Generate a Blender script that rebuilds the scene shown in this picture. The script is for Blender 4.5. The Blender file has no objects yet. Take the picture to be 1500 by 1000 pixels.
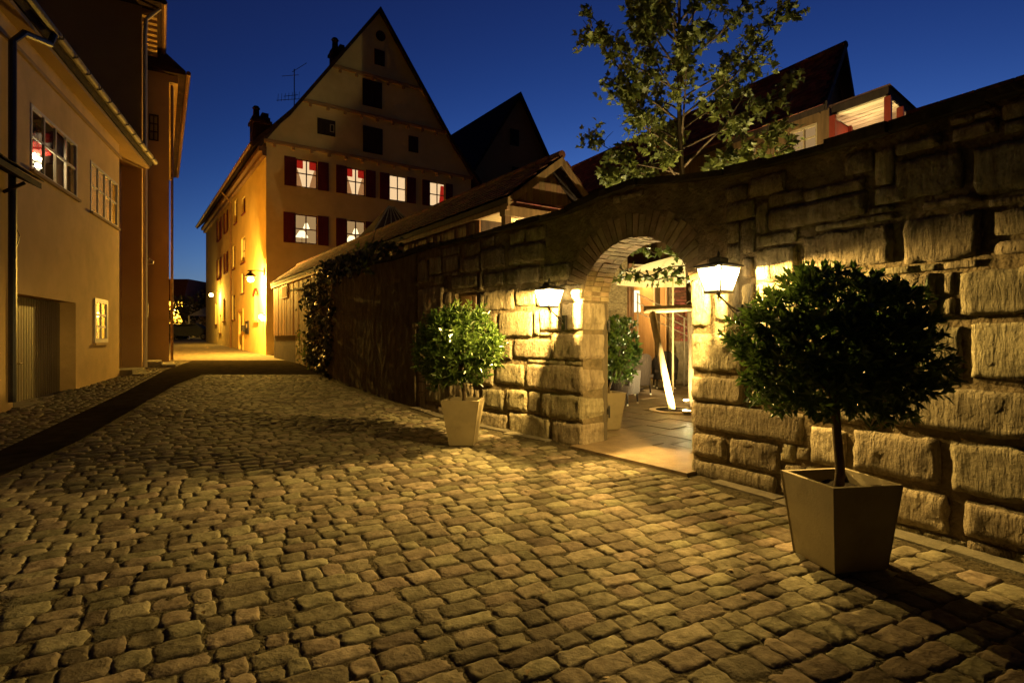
import bpy, math, random
from mathutils import Vector, noise, Matrix
R = math.radians
random.seed(7)
S = bpy.context.scene
col = S.collection

# ------------------------------------------------------------------ camera, sky, light, exposure
cam = bpy.data.cameras.new('camera')
cam.sensor_width = 36.0
cam.lens = 20.0
cam.shift_y = -0.0033
cam.clip_start = 0.05
cam.clip_end = 2000
camo = bpy.data.objects.new('camera', cam)
camo.location = (0, 0, 1.5)
camo.rotation_euler = (R(90), 0, 0)
col.objects.link(camo)
S.camera = camo

W = bpy.data.worlds.new('World')
S.world = W
W.use_nodes = True
wn = W.node_tree
for n in list(wn.nodes):
    wn.nodes.remove(n)
sky = wn.nodes.new('ShaderNodeTexSky')
sky.sky_type = 'NISHITA'
sky.sun_disc = False
sky.sun_elevation = R(-6.0)
sky.sun_rotation = R(20)
sky.altitude = 400
sky.air_density = 1.0
sky.dust_density = 0.4
sky.ozone_density = 3.2
bg = wn.nodes.new('ShaderNodeBackground')
bg.inputs['Strength'].default_value = 2.95
wo = wn.nodes.new('ShaderNodeOutputWorld')
tint = wn.nodes.new('ShaderNodeMixRGB'); tint.blend_type = 'MULTIPLY'; tint.inputs[0].default_value = 1.0
tint.inputs[2].default_value = (1.25, 1.25, 1.0, 1)      # the deep blue of the late blue hour
wn.links.new(sky.outputs[0], tint.inputs[1])
wn.links.new(tint.outputs[0], bg.inputs[0])
wn.links.new(bg.outputs[0], wo.inputs[0])

sun = bpy.data.lights.new('sun', 'SUN')          # last trace of the set sun: dusk
sun.energy = 0.0005
sun.angle = R(20)
sun.color = (0.6, 0.75, 1.0)
suno = bpy.data.objects.new('sun', sun)
suno.rotation_euler = (R(88), 0, R(160))
suno.location = (0, 0, 60)
col.objects.link(suno)

S.view_settings.view_transform = 'Standard'
S.view_settings.look = 'None'
S.view_settings.gamma = 1.0
S.view_settings.exposure = 3.0        # long night exposure
EK = 1/8.0                              # lamp strengths below are written for exposure 0
S.view_settings.use_curve_mapping = False
S.render.engine = 'CYCLES'
S.cycles.use_denoising = True
S.cycles.denoiser = 'OPENIMAGEDENOISE'
S.cycles.max_bounces = 6
S.cycles.diffuse_bounces = 3
S.cycles.glossy_bounces = 2
S.cycles.transparent_max_bounces = 10
S.cycles.sample_clamp_indirect = 3.0
S.cycles.caustics_reflective = False
S.cycles.caustics_refractive = False

LANTERN_L, LANTERN_R = 1200.0, 680.0
STREET_W = 4500.0
WARM = (1.0, 0.66, 0.20)
SODIUM = (1.0, 0.56, 0.08)

# ------------------------------------------------------------------ helpers
G = 0.0265                                     # the street climbs away from the camera
def gz(y):
    return G * min(y, 70.0)

def tag(o, label=None, cat=None, group=None, kind=None):
    if label: o['label'] = label
    if cat: o['category'] = cat
    if group: o['group'] = group
    if kind: o['kind'] = kind
    return o

WL = {}
def thing(name, loc, label, cat, group=None):
    o = bpy.data.objects.new(name, None)
    o.empty_display_size = 0.2
    col.objects.link(o)
    o.location = loc
    WL[o.name] = Vector(loc)
    return tag(o, label, cat, group)

class Fr:
    """upright frame: a along t, o outwards along n, h up"""
    def __init__(s, O, t, n):
        s.O = O; s.t = t; s.n = n
    def P(s, a, o, h):
        return Vector((s.O[0] + a*s.t[0] + o*s.n[0], s.O[1] + a*s.t[1] + o*s.n[1], h))
WORLD = Fr((0, 0), (1, 0), (0, 1))

class MB:
    def __init__(s):
        s.v = []; s.f = []; s.m = []; s.cm = 0
    def add(s, vs, fs):
        b = len(s.v)
        s.v.extend(Vector(p) for p in vs)
        for f in fs:
            s.f.append(tuple(i + b for i in f)); s.m.append(s.cm)
        return s
    def poly(s, *p):
        return s.add(p, [tuple(range(len(p)))])
    def hexa(s, c):
        return s.add(c, [(0,1,2,3),(7,6,5,4),(0,4,5,1),(1,5,6,2),(2,6,7,3),(3,7,4,0)])
    def box(s, fr, a0, a1, o0, o1, h0, h1):
        P = fr.P
        return s.hexa([P(a0,o0,h0),P(a1,o0,h0),P(a1,o1,h0),P(a0,o1,h0),P(a0,o0,h1),P(a1,o0,h1),P(a1,o1,h1),P(a0,o1,h1)])
    def prism(s, pts, d):
        """closed polygon of 3D points pushed along vector d"""
        n = len(pts); d = Vector(d)
        vs = [Vector(p) for p in pts] + [Vector(p) + d for p in pts]
        fs = [tuple(range(n)), tuple(range(2*n-1, n-1, -1))]
        for i in range(n):
            j = (i+1) % n
            fs.append((i, i+n, j+n, j))
        return s.add(vs, fs)
    def tube(s, pts, r, n=8, cap=True):
        pts = [Vector(p) for p in pts]
        if not isinstance(r, (list, tuple)): r = [r]*len(pts)
        b = len(s.v); up = Vector((0,0,1)); prev = None
        for i, p in enumerate(pts):
            d = (pts[min(i+1,len(pts)-1)] - pts[max(i-1,0)])
            if d.length < 1e-9: d = Vector((0,0,1))
            d.normalize()
            if prev is None:
                x = d.cross(up)
                if x.length < 1e-3: x = d.cross(Vector((1,0,0)))
            else:
                x = prev - d*prev.dot(d)
                if x.length < 1e-4: x = d.cross(up)
            x.normalize(); prev = x; y = d.cross(x)
            for k in range(n):
                a = 2*math.pi*k/n
                s.v.append(p + (x*math.cos(a) + y*math.sin(a))*r[i])
        for i in range(len(pts)-1):
            for k in range(n):
                q = (k+1) % n
                s.f.append((b+i*n+k, b+i*n+q, b+(i+1)*n+q, b+(i+1)*n+k)); s.m.append(s.cm)
        if cap:
            s.f.append(tuple(b+k for k in range(n-1,-1,-1))); s.m.append(s.cm)
            s.f.append(tuple(b+(len(pts)-1)*n+k for k in range(n))); s.m.append(s.cm)
        return s
    def lathe(s, c, prof, n=14):
        """profile of (radius, height) turned about the vertical through c"""
        c = Vector(c); b = len(s.v)
        for (r, h) in prof:
            for k in range(n):
                a = 2*math.pi*k/n
                s.v.append(c + Vector((r*math.cos(a), r*math.sin(a), h)))
        for i in range(len(prof)-1):
            for k in range(n):
                q = (k+1) % n
                s.f.append((b+i*n+k, b+i*n+q, b+(i+1)*n+q, b+(i+1)*n+k)); s.m.append(s.cm)
        s.f.append(tuple(b+k for k in range(n-1,-1,-1))); s.m.append(s.cm)
        s.f.append(tuple(b+(len(prof)-1)*n+k for k in range(n))); s.m.append(s.cm)
        return s
    def wall(s, fr, a0, a1, h0, h1, holes=(), depth=0.2, o=0.0):
        A = sorted(set([a0, a1] + [x for q in holes for x in q[:2]]))
        H = sorted(set([h0, h1] + [x for q in holes for x in q[2:4]]))
        for i in range(len(A)-1):
            for j in range(len(H)-1):
                ca, ch = (A[i]+A[i+1])/2, (H[j]+H[j+1])/2
                if any(q[0] < ca < q[1] and q[2] < ch < q[3] for q in holes): continue
                s.poly(fr.P(A[i],o,H[j]), fr.P(A[i+1],o,H[j]), fr.P(A[i+1],o,H[j+1]), fr.P(A[i],o,H[j+1]))
        for (x0, x1, y0, y1) in [q[:4] for q in holes]:
            P = fr.P
            for (p, q) in (((x0,y0),(x1,y0)), ((x1,y0),(x1,y1)), ((x1,y1),(x0,y1)), ((x0,y1),(x0,y0))):
                s.poly(P(p[0],o,p[1]), P(q[0],o,q[1]), P(q[0],o-depth,q[1]), P(p[0],o-depth,p[1]))
        return s
    def build(s, name, mat, parent=None, smooth=False, kind=None):
        lo = Vector((min(p.x for p in s.v), min(p.y for p in s.v), min(p.z for p in s.v)))
        hi = Vector((max(p.x for p in s.v), max(p.y for p in s.v), max(p.z for p in s.v)))
        c = (lo + hi)/2; c.z = lo.z
        me = bpy.data.meshes.new(name)
        me.from_pydata([tuple(p - c) for p in s.v], [], s.f)
        for m in (mat if isinstance(mat, (list, tuple)) else [mat]):
            me.materials.append(m)
        if any(s.m):
            me.polygons.foreach_set('material_index', s.m)
        if smooth:
            me.polygons.foreach_set('use_smooth', [True]*len(me.polygons))
        me.update()
        o = bpy.data.objects.new(name, me)
        col.objects.link(o)
        WL[o.name] = c
        if parent is not None:
            o.parent = parent
            o.location = c - WL[parent.name]
        else:
            o.location = c
        if kind: o['kind'] = kind
        return o

def place(name, me, loc, rotz, parent, scale=(1,1,1)):
    """object on ready mesh data, world location, parent unrotated"""
    o = bpy.data.objects.new(name, me)
    col.objects.link(o)
    o.rotation_euler = (0, 0, rotz); o.scale = scale
    WL[o.name] = Vector(loc)
    if parent is not None:
        o.parent = parent; o.location = Vector(loc) - WL[parent.name]
    else:
        o.location = loc
    return o

def light(name, kind, loc, power, color, parent, radius=0.04, **kw):
    l = bpy.data.lights.new(name, kind)
    l.energy = power*EK; l.color = color; l.shadow_soft_size = radius
    for k, val in kw.items(): setattr(l, k, val)
    o = bpy.data.objects.new(name, l); col.objects.link(o)
    WL[o.name] = Vector(loc)
    if parent is not None:
        o.parent = parent; o.location = Vector(loc) - WL[parent.name]
    else: o.location = loc
    return o

# ------------------------------------------------------------------ materials
def mat(name, c1, c2=None, scale=4.0, rough=0.8, bump=0.0, bscale=30.0, stretch=(1,1,1), island=0.0, spec=0.3, metal=0.0,
        bump2=0.0, b2scale=6.0, stain=None, stain_scale=1.2, stain_amt=0.5, bdist=0.02):
    m = bpy.data.materials.new(name); m.use_nodes = True
    nt = m.node_tree; N = nt.nodes; L = nt.links
    P = N['Principled BSDF']
    P.inputs['Roughness'].default_value = rough
    P.inputs['Metallic'].default_value = metal
    P.inputs['Specular IOR Level'].default_value = spec
    geo = N.new('ShaderNodeNewGeometry')
    mp = N.new('ShaderNodeMapping'); mp.inputs['Scale'].default_value = stretch
    L.new(geo.outputs['Position'], mp.inputs['Vector'])
    nz = N.new('ShaderNodeTexNoise'); nz.inputs['Scale'].default_value = scale; nz.inputs['Detail'].default_value = 7; nz.inputs['Roughness'].default_value = 0.62
    L.new(mp.outputs[0], nz.inputs['Vector'])
    cr = N.new('ShaderNodeValToRGB')
    c2 = c2 or tuple(x*0.6 for x in c1)
    cr.color_ramp.elements[0].position = 0.32; cr.color_ramp.elements[0].color = (*c2, 1)
    cr.color_ramp.elements[1].position = 0.68; cr.color_ramp.elements[1].color = (*c1, 1)
    L.new(nz.outputs['Fac'], cr.inputs[0])
    out = cr.outputs[0]
    if stain:
        n3 = N.new('ShaderNodeTexNoise'); n3.inputs['Scale'].default_value = stain_scale; n3.inputs['Detail'].default_value = 8
        n3.inputs['Roughness'].default_value = 0.7
        L.new(geo.outputs['Position'], n3.inputs['Vector'])
        r3 = N.new('ShaderNodeValToRGB'); r3.color_ramp.elements[0].position = 0.5; r3.color_ramp.elements[1].position = 0.72
        r3.color_ramp.elements[1].color = (stain_amt, stain_amt, stain_amt, 1)
        L.new(n3.outputs['Fac'], r3.inputs[0])
        mx = N.new('ShaderNodeMixRGB'); mx.inputs[2].default_value = (*stain, 1)
        L.new(r3.outputs[0], mx.inputs[0]); L.new(out, mx.inputs[1]); out = mx.outputs[0]
    if island > 0:
        oi = N.new('ShaderNodeObjectInfo')
        ad = N.new('ShaderNodeMath'); ad.operation = 'ADD'
        L.new(geo.outputs['Random Per Island'], ad.inputs[0]); L.new(oi.outputs['Random'], ad.inputs[1])
        fr = N.new('ShaderNodeMath'); fr.operation = 'FRACT'; L.new(ad.outputs[0], fr.inputs[0])
        mr = N.new('ShaderNodeMapRange'); mr.inputs['To Min'].default_value = 1-island; mr.inputs['To Max'].default_value = 1+island
        L.new(fr.outputs[0], mr.inputs['Value'])
        hs = N.new('ShaderNodeHueSaturation'); L.new(mr.outputs[0], hs.inputs['Value']); L.new(out, hs.inputs['Color'])
        m2 = N.new('ShaderNodeMath'); m2.operation = 'MULTIPLY'; m2.inputs[1].default_value = 7.31; L.new(fr.outputs[0], m2.inputs[0])
        f2 = N.new('ShaderNodeMath'); f2.operation = 'FRACT'; L.new(m2.outputs[0], f2.inputs[0])
        mr2 = N.new('ShaderNodeMapRange'); mr2.inputs['To Min'].default_value = 0.5-0.03*island*2; mr2.inputs['To Max'].default_value = 0.5+0.03*island*2
        L.new(f2.outputs[0], mr2.inputs['Value']); L.new(mr2.outputs[0], hs.inputs['Hue'])
        out = hs.outputs[0]
    L.new(out, P.inputs['Base Color'])
    if bump > 0:
        nb = N.new('ShaderNodeTexNoise'); nb.inputs['Scale'].default_value = bscale; nb.inputs['Detail'].default_value = 8; nb.inputs['Roughness'].default_value = 0.65
        L.new(mp.outputs[0], nb.inputs['Vector'])
        bp = N.new('ShaderNodeBump'); bp.inputs['Strength'].default_value = bump; bp.inputs['Distance'].default_value = bdist
        L.new(nb.outputs['Fac'], bp.inputs['Height'])
        last = bp
        if bump2 > 0:
            n2 = N.new('ShaderNodeTexNoise'); n2.inputs['Scale'].default_value = b2scale; n2.inputs['Detail'].default_value = 5
            L.new(geo.outputs['Position'], n2.inputs['Vector'])
            b2 = N.new('ShaderNodeBump'); b2.inputs['Strength'].default_value = bump2; b2.inputs['Distance'].default_value = 0.06
            L.new(n2.outputs['Fac'], b2.inputs['Height']); L.new(bp.outputs[0], b2.inputs['Normal']); last = b2
        L.new(last.outputs[0], P.inputs['Normal'])
    return m

def emis(name, c, strength):
    m = bpy.data.materials.new(name); m.use_nodes = True
    nt = m.node_tree
    for n in list(nt.nodes): nt.nodes.remove(n)
    e = nt.nodes.new('ShaderNodeEmission'); e.inputs[0].default_value = (*c, 1); e.inputs[1].default_value = strength*EK
    o = nt.nodes.new('ShaderNodeOutputMaterial'); nt.links.new(e.outputs[0], o.inputs[0])
    return m

def glow_glass(name, c, strength, clear):
    """lamp glass: mostly clear, with the pane's own bright bloom"""
    m = bpy.data.materials.new(name); m.use_nodes = True
    nt = m.node_tree; L = nt.links
    for n in list(nt.nodes): nt.nodes.remove(n)
    e = nt.nodes.new('ShaderNodeEmission'); e.inputs[0].default_value = (*c, 1); e.inputs[1].default_value = strength*EK
    t = nt.nodes.new('ShaderNodeBsdfTransparent'); t.inputs[0].default_value = (1, 0.98, 0.93, 1)
    mx = nt.nodes.new('ShaderNodeMixShader'); mx.inputs[0].default_value = clear
    L.new(e.outputs[0], mx.inputs[1]); L.new(t.outputs[0], mx.inputs[2])
    o = nt.nodes.new('ShaderNodeOutputMaterial'); L.new(mx.outputs[0], o.inputs[0])
    return m

def glass(name, clear=0.82, tint=(1, 1, 1)):
    m = bpy.data.materials.new(name); m.use_nodes = True
    nt = m.node_tree; L = nt.links
    for n in list(nt.nodes): nt.nodes.remove(n)
    g = nt.nodes.new('ShaderNodeBsdfGlossy'); g.inputs['Roughness'].default_value = 0.04
    t = nt.nodes.new('ShaderNodeBsdfTransparent'); t.inputs[0].default_value = (*tint, 1)
    fz = nt.nodes.new('ShaderNodeFresnel'); fz.inputs[0].default_value = 1.5
    mr = nt.nodes.new('ShaderNodeMapRange'); mr.inputs['To Min'].default_value = (1-clear)*0.4; mr.inputs['To Max'].default_value = 1
    L.new(fz.outputs[0], mr.inputs['Value'])
    mx = nt.nodes.new('ShaderNodeMixShader')
    L.new(mr.outputs[0], mx.inputs[0]); L.new(t.outputs[0], mx.inputs[1]); L.new(g.outputs[0], mx.inputs[2])
    o = nt.nodes.new('ShaderNodeOutputMaterial'); L.new(mx.outputs[0], o.inputs[0])
    return m

def leafmat(name, c1, c2, trans=0.3, rough=0.4):
    m = bpy.data.materials.new(name); m.use_nodes = True
    nt = m.node_tree; N = nt.nodes; L = nt.links
    P = N['Principled BSDF']; P.inputs['Roughness'].default_value = rough; P.inputs['Specular IOR Level'].default_value = 0.45
    geo = N.new('ShaderNodeNewGeometry')
    cr = N.new('ShaderNodeValToRGB'); cr.color_ramp.elements[0].color = (*c2, 1); cr.color_ramp.elements[1].color = (*c1, 1)
    L.new(geo.outputs['Random Per Island'], cr.inputs[0]); L.new(cr.outputs[0], P.inputs['Base Color'])
    tr = N.new('ShaderNodeBsdfTranslucent'); L.new(cr.outputs[0], tr.inputs[0])
    mx = N.new('ShaderNodeMixShader'); mx.inputs[0].default_value = trans
    L.new(P.outputs[0], mx.inputs[1]); L.new(tr.outputs[0], mx.inputs[2])
    L.new(mx.outputs[0], N['Material Output'].inputs[0])
    return m

def cloth(name, c, trans=0.5):
    m = bpy.data.materials.new(name); m.use_nodes = True
    nt = m.node_tree; N = nt.nodes; L = nt.links
    P = N['Principled BSDF']; P.inputs['Base Color'].default_value = (*c, 1); P.inputs['Roughness'].default_value = 0.9
    tr = N.new('ShaderNodeBsdfTranslucent'); tr.inputs[0].default_value = (*c, 1)
    mx = N.new('ShaderNodeMixShader'); mx.inputs[0].default_value = trans
    L.new(P.outputs[0], mx.inputs[1]); L.new(tr.outputs[0], mx.inputs[2])
    L.new(mx.outputs[0], N['Material Output'].inputs[0])
    return m

MT = {}
MT['earth'] = mat('earth', (.13,.105,.06), (.045,.036,.02), 22, .95, 1.0, 70, spec=.1, bump2=.8, b2scale=24, stain=(.05,.055,.02), stain_scale=.9)
MT['cobble'] = mat('cobble', (.25,.215,.145), (.115,.095,.06), 16, .72, .6, 55, island=.42, spec=.03, stain=(.09,.085,.045), stain_scale=2.6, stain_amt=.6, bdist=.014, bump2=.2, b2scale=22)
MT['asphalt'] = mat('asphalt', (.050,.041,.028), (.026,.021,.014), 5, .9, .4, 120, spec=.0)
MT['plaza'] = mat('plaza', (.20,.165,.11), (.10,.08,.05), 5, .85, .9, 9, spec=.08)
MT['slab'] = mat('slab', (.27,.20,.11), (.16,.115,.06), 5, .6, .5, 40, island=.2, spec=.4)
MT['kerb'] = mat('kerb', (.22,.19,.13), (.11,.095,.065), 7, .85, .6, 50, island=.15, stain=(.07,.07,.03))
MT['stone'] = mat('stone', (.47,.40,.26), (.22,.18,.11), 6, .9, 1.0, 16, stretch=(2.2,2.2,.45), island=.22, spec=.15, stain=(.10,.085,.05), stain_scale=2.2, stain_amt=.6, bump2=.45, b2scale=22, bdist=.05)
MT['mortar'] = mat('mortar', (.30,.235,.14), (.15,.115,.065), 6, .95, 1.0, 22, spec=.1, stain=(.06,.055,.03), bump2=.8, b2scale=7, bdist=.04)
MT['plaster_wall'] = mat('old_plaster', (.18,.145,.085), (.09,.07,.04), 5, .95, 1.0, 24, spec=.1, stretch=(1.6,1.6,.6), stain=(.07,.055,.032), bump2=.3, b2scale=5)
MT['brick'] = mat('brick', (.33,.255,.15), (.19,.145,.08), 9, .9, .6, 40, island=.25, spec=.15)
MT['coping'] = mat('coping', (.075,.065,.045), (.035,.03,.02), 6, .95, .9, 25, island=.25, spec=.1, bump2=.4)
MT['ochre'] = mat('ochre_render', (.80,.66,.30), (.70,.57,.25), 1.1, .9, .15, 30, spec=.15, stain=(.5,.38,.17), stain_scale=.5, stain_amt=.45)
MT['cream'] = mat('cream_render', (.76,.52,.21), (.64,.43,.165), 1.3, .9, .25, 30, spec=.15, stain=(.46,.30,.12), stain_scale=.6, stain_amt=.6)
MT['brownwall'] = mat('brown_render', (.48,.32,.15), (.38,.25,.11), 1.0, .92, .25, 30, spec=.12, stain=(.28,.18,.08), stain_scale=.5)
MT['timberwall'] = mat('timber_wall', (.19,.115,.05), (.11,.065,.028), 4, .85, .3, 25, stretch=(3,3,.35), spec=.15)
MT['rooftile'] = mat('rooftile', (.22,.075,.042), (.10,.036,.022), 6, .85, .5, 30, island=.35, spec=.2)
MT['roofdark'] = mat('roofdark', (.055,.028,.02), (.025,.014,.011), 3, .9, .8, 14, spec=.15, stretch=(1,1,3))
MT['wood'] = mat('wood', (.27,.155,.065), (.14,.078,.032), 4, .75, .4, 25, stretch=(3,3,.35), island=.22, spec=.25)
MT['woodgrey'] = mat('woodgrey', (.16,.13,.09), (.08,.065,.045), 5, .85, .5, 25, stretch=(4,4,.3), island=.2, spec=.2)
MT['palewood'] = mat('palewood', (.46,.35,.18), (.30,.21,.10), 6, .7, .3, 25, stretch=(4,4,.4), spec=.3)
MT['redwood'] = mat('redwood', (.17,.022,.018), (.10,.014,.012), 5, .7, .2, 30, stretch=(3,3,.4), spec=.25)
MT['darkwood'] = mat('darkwood', (.045,.028,.018), (.02,.013,.009), 5, .85, .3, 30, stretch=(3,3,.4))
MT['frame'] = mat('window_frame', (.42,.33,.2), (.33,.25,.14), 8, .6, .1, 40)
MT['whiteframe'] = mat('white_frame', (.75,.68,.52), (.62,.55,.4), 8, .55, .1, 40)
MT['metal'] = mat('dark_metal', (.02,.018,.016), (.01,.009,.008), 10, .45, .1, 60, spec=.5)
MT['zinc'] = mat('zinc', (.30,.24,.15), (.18,.14,.085), 6, .7, .15, 40, metal=.15, spec=.25)
MT['copper'] = mat('copper', (.30,.17,.08), (.17,.09,.045), 6, .5, .15, 40, metal=.5, spec=.5)
MT['planter'] = mat('planter', (.32,.265,.155), (.26,.212,.122), 4, .6, .12, 60, spec=.3, stain=(.15,.12,.065), stain_scale=5, stain_amt=.5)
MT['soil'] = mat('soil', (.035,.026,.016), (.015,.011,.007), 30, .95, 1, 60, spec=.1)
MT['bark'] = mat('bark', (.14,.1,.055), (.06,.042,.024), 12, .9, .7, 30, stretch=(1,1,.3), spec=.15)
MT['wicker'] = mat('wicker', (.022,.015,.010), (.010,.007,.005), 60, .8, .7, 90, spec=.1)
MT['garage'] = mat('garage_boards', (.20,.155,.075), (.13,.1,.05), 3, .6, .2, 30, stretch=(3,3,.3), island=.12)
MT['laurel'] = leafmat('laurel_leaf', (.125,.20,.038), (.04,.08,.018), .25, .30)
MT['maple'] = leafmat('maple_leaf', (.24,.27,.06), (.08,.10,.024), .38, .5)
MT['vine'] = leafmat('vine_leaf', (.14,.17,.035), (.05,.075,.016), .35, .5)
MT['ivy'] = leafmat('ivy_leaf', (.05,.06,.016), (.018,.024,.008), .15, .45)
MT['farleaf'] = leafmat('far_leaf', (.07,.06,.022), (.025,.024,.010), .25, .7)
MT['lampglass'] = glow_glass('lamp_glass', (1.0,.74,.36), 22.0, .72)
MT['bulbglass'] = glow_glass('bulb_glass', (1.0,.84,.55), 400, .9)
MT['bulb'] = emis('bulb', (1.0,.80,.45), 60)
MT['sodium'] = emis('sodium_lamp', (1.0,.68,.18), 60)
MT['uplight'] = emis('uplight_lens', (1.0,.88,.6), 45)
MT['room'] = emis('lit_room', (1.0,.66,.34), 1.05)
MT['roomdim'] = emis('dim_lit_room', (1.0,.60,.24), .40)
MT['w2glow'] = emis('pane_reflection_glow', (1.0,.55,.17), .20)  # glow standing in for light reflected in the panes, no lit room
MT['w3glow'] = emis('street_lit_window_glow', (1.0,.58,.14), .34)  # glow standing in for street light falling on the small window
MT['sidelit'] = emis('side_lit_room', (1.0,.62,.2), .55)
MT['shade'] = emis('lamp_shade_glow', (1.0,.78,.42), 2.2)
MT['dark'] = mat('dark_room', (.012,.01,.008), (.008,.007,.006), 3, .9)
MT['blind'] = mat('blind', (.5,.38,.2), (.42,.3,.15), 2, .9, spec=.1)
MT['glass'] = glass('window_glass')
MT['redcurtain'] = cloth('red_curtain', (.55,.03,.025), .6)
MT['lace'] = cloth('lace_curtain', (.62,.42,.28), .55)
MT['canvas'] = cloth('canvas', (.75,.66,.42), .4)
MT['whitecanvas'] = cloth('white_canvas', (.8,.72,.55), .5)
MT['yellowwall'] = mat('yellow_wall', (.68,.5,.2), (.58,.42,.16), 2, .9, .1, 30)
MT['palecl'] = mat('pale_ceiling', (.78,.66,.44), (.7,.58,.38), 3, .7, .1, 30)
MT['redpaint'] = mat('red_paint', (.24,.035,.018), (.18,.026,.014), 5, .6, .1, 30)
MT['carpaint'] = mat('car_paint', (.06,.062,.07), (.05,.05,.058), 2, .25, spec=.5)
MT['chrome'] = mat('car_trim', (.5,.5,.5), (.45,.45,.45), 2, .25, metal=.8)
MT['headlight'] = mat('headlight_lens', (.6,.6,.58), (.5,.5,.5), 2, .15, spec=.6)
MT['rubber'] = mat('rubber', (.015,.015,.015), (.01,.01,.01), 8, .8)
MT['board'] = mat('board_dark', (.03,.022,.016), (.02,.015,.011), 8, .5)
MT['paper'] = mat('paper', (.6,.5,.3), (.5,.42,.25), 8, .8)

# ------------------------------------------------------------------ path of the garden wall
WP = [(6.2,-2.2),(4.55,1.0),(3.15,3.5),(1.808,5.69),(.848,6.87),(-1.535,9.85),(-4.3,14.4),(-7.4,20.2),(-9.75,24.0)]
def catmull(P, n=24):
    out = []
    Q = [(2*P[0][0]-P[1][0], 2*P[0][1]-P[1][1])] + P + [(2*P[-1][0]-P[-2][0], 2*P[-1][1]-P[-2][1])]
    for i in range(1, len(Q)-2):
        for k in range(n):
            t = k/n
            if i == 4:
                out.append((Q[i][0]+(Q[i+1][0]-Q[i][0])*t, Q[i][1]+(Q[i+1][1]-Q[i][1])*t)); continue
            r = []
            for d in (0, 1):
                a, b, c, e = (Q[i+j][d] for j in (-1, 0, 1, 2))
                r.append(.5*(2*b+(c-a)*t+(2*a-5*b+4*c-e)*t*t+(3*b-a-3*c+e)*t**3))
            out.append(tuple(r))
    out.append(P[-1]); return out
PTS = catmull(WP)
SS = [0.0]
for a, b in zip(PTS, PTS[1:]): SS.append(SS[-1] + math.dist(a, b))
SEND = SS[-1]
def wat(s):
    if s <= 0: return PTS[0]
    for i in range(len(SS)-1):
        if s <= SS[i+1]:
            t = (s-SS[i])/(SS[i+1]-SS[i]); a, b = PTS[i], PTS[i+1]
            return (a[0]+(b[0]-a[0])*t, a[1]+(b[1]-a[1])*t)
    return PTS[-1]
def wn_(s):
    if 9.0 < s < 10.6: p, q = wat(9.1), wat(10.5)
    else: p, q = wat(max(s-.15, 0)), wat(min(s+.15, SEND))
    d = math.dist(p, q); t = ((q[0]-p[0])/d, (q[1]-p[1])/d)
    return t, (-t[1], t[0])                     # along, outwards to the street
def WPT(s, o, h):
    p = wat(s); t, n = wn_(s)
    return Vector((p[0]+o*n[0], p[1]+o*n[1], h))
A0, A1, SPR, CRN = 9.035, 10.556, 1.95, 2.63
def wtop(s):
    return 3.0 + .17*math.exp(-((s-9.85)/.75)**2) + max(0, s-15)*.022 + .012*math.sin(s*2.3)
def arch_h(s):
    a = (s-A0)/(A1-A0)*2-1
    return SPR + (CRN-SPR)*math.sqrt(max(0, 1-a*a))

# ------------------------------------------------------------------ ground, road, paving
def sheet(name, polys, m, dz, label=None):
    b = MB()
    for P in polys:
        b.poly(*[(x, y, gz(y)+dz) for x, y in P])
    return tag(b.build(name, m), kind='structure')
ys = [-60, 0, 35, 70, 400]
sheet('ground', [[(-400,ys[i]),(400,ys[i]),(400,ys[i+1]),(-400,ys[i+1])] for i in range(4)], MT['earth'], -.045)
street = sheet('cobbled_street', [[(-9.5,-6),(7.6,-6),(4.4,1.6),(-3.9,2.0)], [(-3.9,2.0),(4.4,1.6),(3.2,3.6),(1.85,5.7),(-5.02,5.58)],
              [(-5.02,5.58),(1.85,5.7),(.9,6.9),(-1.5,9.9),(-8.2,13.9),(-5.53,7.27)], [(-8.2,13.9),(-1.5,9.9),(-5.5,16.6),(-9.0,16.6)]], MT['earth'], -.0005)
sheet('asphalt_strip', [[(-5.0,2.0),(-3.9,2.0),(-5.02,5.58),(-6.05,6.7)], [(-6.05,6.7),(-5.02,5.58),(-5.53,7.27),(-8.2,13.9),(-8.5,12.5)],
              [(-8.5,12.5),(-8.2,13.9),(-9.0,16.6),(-11.2,18.4)], [(-11.2,18.4),(-9.0,16.6),(-5.2,16.6),(-8.9,23.0),(-12.9,23.0)]], MT['asphalt'], -.008)
sheet('far_street_paving', [[(-16.5,23.0),(-8.9,23.0),(-11.4,26.8),(-18,30)], [(-18,30),(-11.4,26.8),(-25,46.5),(-34,46.5)], [(-60,46.5),(-25,46.5),(-34,69),(-60,69)]], MT['plaza'], -.006)
sheet('pavement_edge', [[(-9.5,2.0),(-5.0,2.0),(-6.05,6.7),(-8.5,12.5),(-9.6,13.5)], [(-9.6,13.5),(-8.5,12.5),(-11.2,18.4),(-13.6,22.6)], [(-13.6,22.6),(-11.2,18.4),(-12.9,23.0),(-15,24.5)]], MT['earth'], -.022)

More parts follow.
